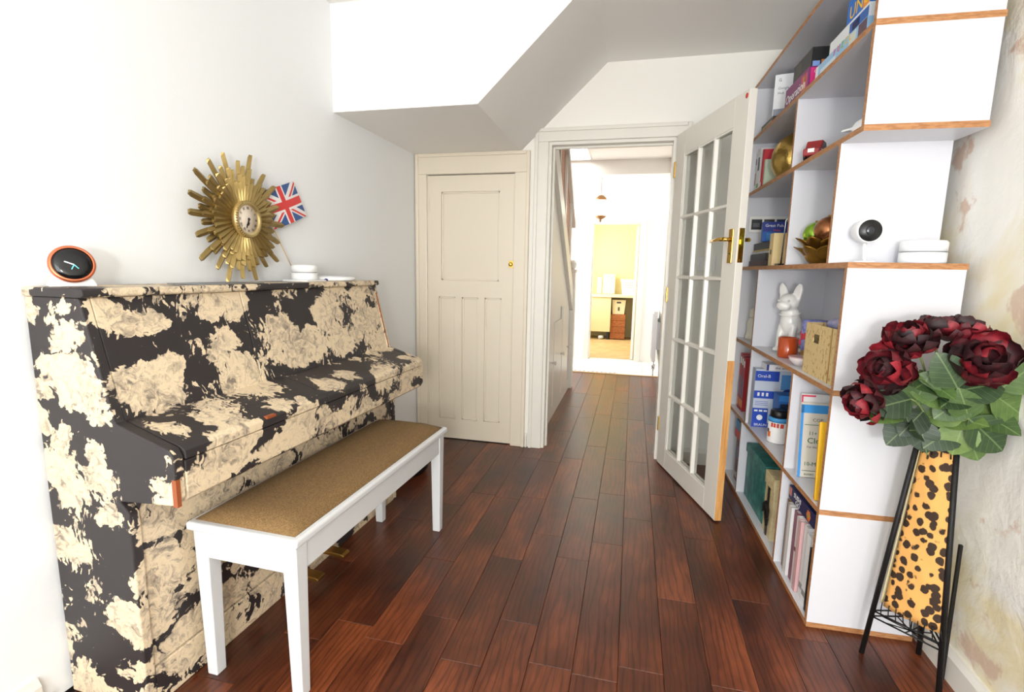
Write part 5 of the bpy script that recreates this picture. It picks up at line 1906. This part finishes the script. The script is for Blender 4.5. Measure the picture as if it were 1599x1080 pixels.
def make_petal_mat():
    g_ = NT('velvet_red', 0.6)
    oi = g_.n('ShaderNodeObjectInfo')
    tc = g_.n('ShaderNodeTexCoord')
    n_ = g_.noise(tc.outputs['Object'], 3.5, 3, 0.5, 0.6)
    f = g_.math('ADD', g_.math('MULTIPLY', oi.outputs['Random'], 0.55), g_.math('MULTIPLY', n_.outputs['Fac'], 0.6))
    c = g_.ramp(f, [(0.25, srgb(22, 7, 11)), (0.50, srgb(52, 10, 18)), (0.72, srgb(98, 14, 26)), (0.92, srgb(152, 26, 40))])
    g_.l(c, g_.b.inputs['Base Color'])
    return g_.m
PET = petal_mesh()
PET.materials.append(make_petal_mat())
def leaf_mesh(ser=0.04):
    b = nb()
    n, m_ = 12, 4
    rows = []
    for i in range(n + 1):
        t = i / n
        w = 0.36 * math.sin(PI * t ** 0.85) ** 0.75 + 0.004
        row = []
        for j in range(m_ + 1):
            u = -1 + 2 * j / m_
            ww = w * (1 + (ser if (i % 2 and abs(u) > 0.9) else 0))
            row.append(b.verts.new((u * ww, t, 0.10 * abs(u) * w - 0.18 * t * t + 0.015 * math.sin(9 * t) * u)))
        rows.append(row)
    for a, c in zip(rows, rows[1:]):
        for k in range(m_):
            f = b.faces.new((a[k], a[k + 1], c[k + 1], c[k]))
            f.smooth = True
    me = bpy.data.meshes.new('leaf')
    b.to_mesh(me)
    b.free()
    return me
def make_leaf_mat():
    g_ = NT('rose_leaf', 0.5)
    oi = g_.n('ShaderNodeObjectInfo')
    tc = g_.n('ShaderNodeTexCoord')
    sp = g_.n('ShaderNodeSeparateXYZ')
    g_.l(tc.outputs['Object'], sp.inputs[0])
    ax = g_.math('ABSOLUTE', sp.outputs[0])
    vein = g_.math('LESS_THAN', ax, 0.014)
    side = g_.math('LESS_THAN', g_.math('FRACT', g_.math('MULTIPLY', g_.math('SUBTRACT', sp.outputs[1], g_.math('MULTIPLY', ax, 0.7)), 7.0)), 0.07)
    v = g_.math('MAXIMUM', vein, g_.math('MULTIPLY', side, 0.55))
    n_ = g_.noise(tc.outputs['Object'], 4, 3)
    base = g_.ramp(g_.math('ADD', g_.math('MULTIPLY', oi.outputs['Random'], 0.7), g_.math('MULTIPLY', n_.outputs['Fac'], 0.3)),
                   [(0.1, srgb(20, 36, 22)), (0.4, srgb(40, 62, 32)), (0.7, srgb(72, 98, 46)), (0.95, srgb(116, 138, 70))])
    g_.l(g_.mix(g_.math('MULTIPLY', v, 0.3), base, srgb(150, 172, 110)), g_.b.inputs['Base Color'])
    return g_.m
LEAFM = make_leaf_mat()
LEAF = leaf_mesh()
LEAF.materials.append(LEAFM)
STEM = mat('stem_green', (136, 146, 88), 0.6, vary=0.2, bscale=30)
def frame_from(yv, zhint):
    yv = Vector(yv).normalized()
    x_ = yv.cross(Vector(zhint))
    if x_.length < 1e-3:
        x_ = yv.cross(Vector((1, 0, 0.2)))
    x_.normalize()
    z_ = x_.cross(yv)
    return Matrix((x_, yv, z_)).transposed()
def bloom(parent, c, axis, R_, rnd, openness=1.0):
    """rose head at local point c, opening along axis"""
    ax = Vector(axis).normalized()
    F = Matrix((Vector((1, 0, 0)), Vector((0, 1, 0)), Vector((0, 0, 1))))
    q_ = Vector((0, 0, 1)).rotation_difference(ax)
    for ring, (n_, r_, tilt_, sc, zoff) in enumerate(((3, 0.10, 6, 0.62, 0.18), (4, 0.22, 16, 0.78, 0.10), (5, 0.36, 34, 0.92, 0.05), (6, 0.46, 58, 1.0, 0.0), (5, 0.42, 84, 0.95, -0.08))):
        for k in range(n_):
            a = 2 * PI * k / n_ + ring * 0.7 + rnd.uniform(-0.15, 0.15)
            o = ob('petal', PET, None, parent)
            s_ = R_ * sc * rnd.uniform(0.92, 1.1)
            o.scale = (s_ * 1.05, s_, s_)
            Rl = Matrix.Rotation(a + PI / 2, 4, 'Z') @ Matrix.Rotation(R(tilt_ * openness + rnd.uniform(-8, 8)), 4, 'X')
            pos = Vector((math.cos(a) * r_ * R_ * 0.35, math.sin(a) * r_ * R_ * 0.35, zoff * R_))
            o.rotation_euler = (q_.to_matrix() @ Rl.to_3x3()).to_euler()
            o.location = Vector(c) + q_ @ pos
    b = nb()
    lathe(b, [(0, -0.16 * R_), (0.10 * R_, -0.14 * R_), (0.20 * R_, 0.02 * R_), (0.14 * R_, 0.06 * R_)], 12)
    for v in b.verts:
        v.co = Vector(c) + q_ @ v.co
    ob('calyx', b, STEM, parent)
    for k in range(5):
        a = 2 * PI * k / 5
        o = ob('sepal', LEAF, None, parent)
        o.scale = (0.25 * R_, 0.7 * R_, 0.5 * R_)
        d_ = q_ @ Vector((math.cos(a), math.sin(a), -0.15))
        o.rotation_euler = frame_from(d_, ax).to_euler()
        o.location = Vector(c)
def add_leaf(parent, p, d_, size, zh=(0, -0.4, 1), wide=1.0):
    o = ob('leaf', LEAF, None, parent)
    o.scale = (size * wide, size, size)
    o.rotation_euler = frame_from(d_, zh).to_euler()
    o.location = p
    return o
BASE = Vector((0.862, 1.602, 0.70))
def rose(label, head, axis, R_, ctrl, leaves, seed):
    rnd = random.Random(seed)
    t_ = thing('rose', label, 'flower', BASE, group='faded red roses in the tripod stand')
    h = Vector(head) - BASE
    cpt = Vector(ctrl) - BASE
    b = nb()
    st_ = Vector((rnd.uniform(0.012, 0.026), rnd.uniform(0.012, 0.024), rnd.uniform(-0.16, -0.08)))
    pts = arc(st_, cpt, h, 14)
    tube(b, pts, 0.0035, 8, 0.0026)
    ob('stem', b, STEM, t_)
    bloom(t_, h, axis, R_ * 0.9, rnd)
    for (tt, d_, sz, zh) in leaves:
        p = pts[int(tt * 14)]
        b = nb()
        dd = Vector(d_).normalized()
        tube(b, [p, p + dd * 0.022], 0.0014, 6)
        ob('leaf_stalk', b, STEM, t_)
        add_leaf(t_, p + dd * 0.018, dd, sz, zh)
    return t_
rose('lowest dark red rose drooping left in front of the shelf end', (0.640, 1.53, 0.845), (-0.75, -0.25, -0.35), 0.062, (0.74, 1.53, 0.93),
     [(0.5, (-0.9, -0.5, -0.15), 0.10, (0, -0.6, 1)), (0.7, (0.2, -0.6, -0.6), 0.05, (0, -1, 0.4)), (0.35, (-0.5, -0.8, 0.3), 0.09, (0, -1, 0.6))], 1)
rose('dark red rose at upper left above the drooping one', (0.690, 1.54, 0.935), (-0.7, -0.5, 0.1), 0.070, (0.79, 1.54, 1.03),
     [(0.45, (-0.2, -0.9, 0.4), 0.09, (0, -1, 0.7)), (0.6, (0.3, -0.8, -0.2), 0.08, (0, -1, 0.6))], 2)
rose('dark red rose with upright petals against the white shelf end', (0.735, 1.55, 1.01), (-0.35, -0.35, 0.8), 0.068, (0.81, 1.57, 0.95),
     [(0.6, (-0.5, -0.8, 0.1), 0.10, (0, -1, 0.8)), (0.4, (0.5, -0.9, 0.2), 0.11, (0, -1, 0.8))], 3)
rose('nearly black rose in the middle top of the bouquet', (0.800, 1.57, 1.035), (0.05, 0.1, 1), 0.060, (0.83, 1.59, 0.9),
     [(0.6, (-0.6, -0.7, 0.4), 0.10, (0, -1, 1)), (0.75, (0.4, -0.8, 0.1), 0.07, (0, -1, 1))], 4)
rose('dark rose tucked behind the largest bloom', (0.858, 1.575, 1.032), (0.2, 0.1, 0.95), 0.062, (0.87, 1.60, 0.9),
     [(0.6, (0.8, -0.6, 0.1), 0.11, (0, -1, 1))], 5)
rose('largest crimson rose facing the room at upper right', (0.875, 1.51, 0.978), (-0.1, -0.9, 0.35), 0.082, (0.90, 1.60, 0.90),
     [(0.5, (0.5, -0.8, -0.2), 0.12, (0, -1, 0.8)), (0.7, (-0.7, -0.7, -0.2), 0.11, (0, -1, 0.8))], 6)
# loose foliage stems filling the bouquet
def sprig(label, tip, leaves, seed):
    rnd = random.Random(seed)
    t_ = thing('leaf_sprig', label, 'foliage', BASE, group='green sprigs in the tripod stand')
    h = Vector(tip) - BASE
    b = nb()
    pts = arc((rnd.uniform(0.012, 0.026), rnd.uniform(0.012, 0.024), -0.12), (h.x * 0.3, h.y * 0.3, h.z * 0.8), h, 10)
    tube(b, pts, 0.0028, 6, 0.0016)
    ob('stem', b, STEM, t_)
    for (tt, d_, sz, zh) in leaves:
        p = pts[min(10, int(tt * 10))]
        add_leaf(t_, p, d_, sz, zh, 1.15)
FACEC = (-0.35, -0.85, 0.45)
sprig('sprig with broad leaves spreading left below the roses', (0.74, 1.52, 0.86), [(1.0, (-0.9, -0.2, -0.25), 0.105, FACEC), (0.8, (-0.4, -0.3, 0.8), 0.10, FACEC), (0.7, (-0.6, -0.3, -0.6), 0.09, FACEC), (0.6, (0.5, -0.5, 0.5), 0.10, FACEC), (0.9, (0.1, -0.3, 0.9), 0.09, FACEC)], 21)
sprig('sprig with pale leaves in the middle of the bouquet', (0.83, 1.50, 0.90), [(1.0, (-0.5, -0.1, 0.8), 0.105, FACEC), (0.9, (0.8, -0.1, 0.3), 0.11, FACEC), (0.8, (-0.9, -0.1, 0.1), 0.10, FACEC), (0.65, (0.3, -0.2, -0.9), 0.09, FACEC), (0.55, (-0.5, -0.2, -0.8), 0.10, FACEC), (0.95, (0.2, -0.1, -0.9), 0.08, FACEC)], 22)
sprig('sprig with large leaves spreading right by the plaster wall', (0.925, 1.51, 0.90), [(1.0, (0.6, -0.1, 0.75), 0.12, FACEC), (0.9, (0.75, -0.1, -0.5), 0.11, FACEC), (0.8, (-0.3, -0.1, 0.9), 0.10, FACEC), (0.7, (0.8, -0.2, -0.2), 0.10, FACEC), (0.6, (0.2, -0.2, -0.9), 0.10, FACEC)], 23)
sprig('low sprig with dark leaves hanging over the leopard panel', (0.87, 1.51, 0.82), [(1.0, (0.7, -0.1, -0.6), 0.12, FACEC), (0.9, (-0.2, -0.1, -0.95), 0.10, FACEC), (0.8, (0.4, -0.2, -0.85), 0.11, FACEC), (0.7, (-0.7, -0.2, -0.5), 0.10, FACEC), (1.0, (-0.3, -0.2, 0.6), 0.09, FACEC)], 24)
sprig('small sprig of dark leaves at the back left of the stand', (0.77, 1.55, 0.80), [(1.0, (-0.6, -0.1, -0.7), 0.10, FACEC), (0.8, (-0.9, -0.2, 0.2), 0.09, FACEC), (0.9, (0.2, -0.3, -0.9), 0.09, FACEC), (0.7, (0.1, -0.3, 0.9), 0.09, FACEC)], 25)
sprig('sprig between the middle leaves and the largest bloom', (0.875, 1.53, 0.88), [(1.0, (-0.6, -0.1, -0.5), 0.10, FACEC), (0.9, (0.3, -0.1, 0.9), 0.10, FACEC), (0.8, (-0.8, -0.2, 0.5), 0.09, FACEC), (0.7, (0.7, -0.2, -0.5), 0.09, FACEC)], 26)

# ------------------------------------------------------------------ added fill lamp, unseen behind the camera
cl = thing('fill_lamp', 'added bare-bulb fill lamp standing unseen behind the camera', 'lamp', (0.15, -1.0, 0))
b = nb()
lathe(b, [(0, 0), (0.13, 0), (0.13, 0.012), (0.02, 0.03), (0, 0.03)], 28)
ob('base', b, BLACK, cl)
b = nb()
tube(b, [(0, 0, 0.02), (0, 0, 1.0)], 0.01, 10)
ob('pole', b, BLACK, cl)
b = nb()
lathe(b, [(0, 0.99), (0.02, 0.99), (0.022, 1.04), (0, 1.045)], 16)
ob('socket', b, WHITEP, cl)
ld = bpy.data.lights.new('fill_lamp_bulb', 'POINT')  # fill light put in to brighten the soffit and ceiling
ld.energy = 62
ld.shadow_soft_size = 0.1
ld.color = (1.0, 0.97, 0.93)
lo_ = bpy.data.objects.new('fill_lamp_bulb', ld)
col.objects.link(lo_)
lo_.location = (0.15, -1.0, 1.17)

# cable along the left skirting
b = nb()
tube(b, [(left_x(0.88) + 0.022, 0.88, 0.035), (left_x(0.6) + 0.023, 0.6, 0.028), (left_x(0.2) + 0.024, 0.2, 0.012)], 0.004, 6)
tag(ob('wall_cable', b, BLACK), 'black cable running along the left skirting board', 'cable')
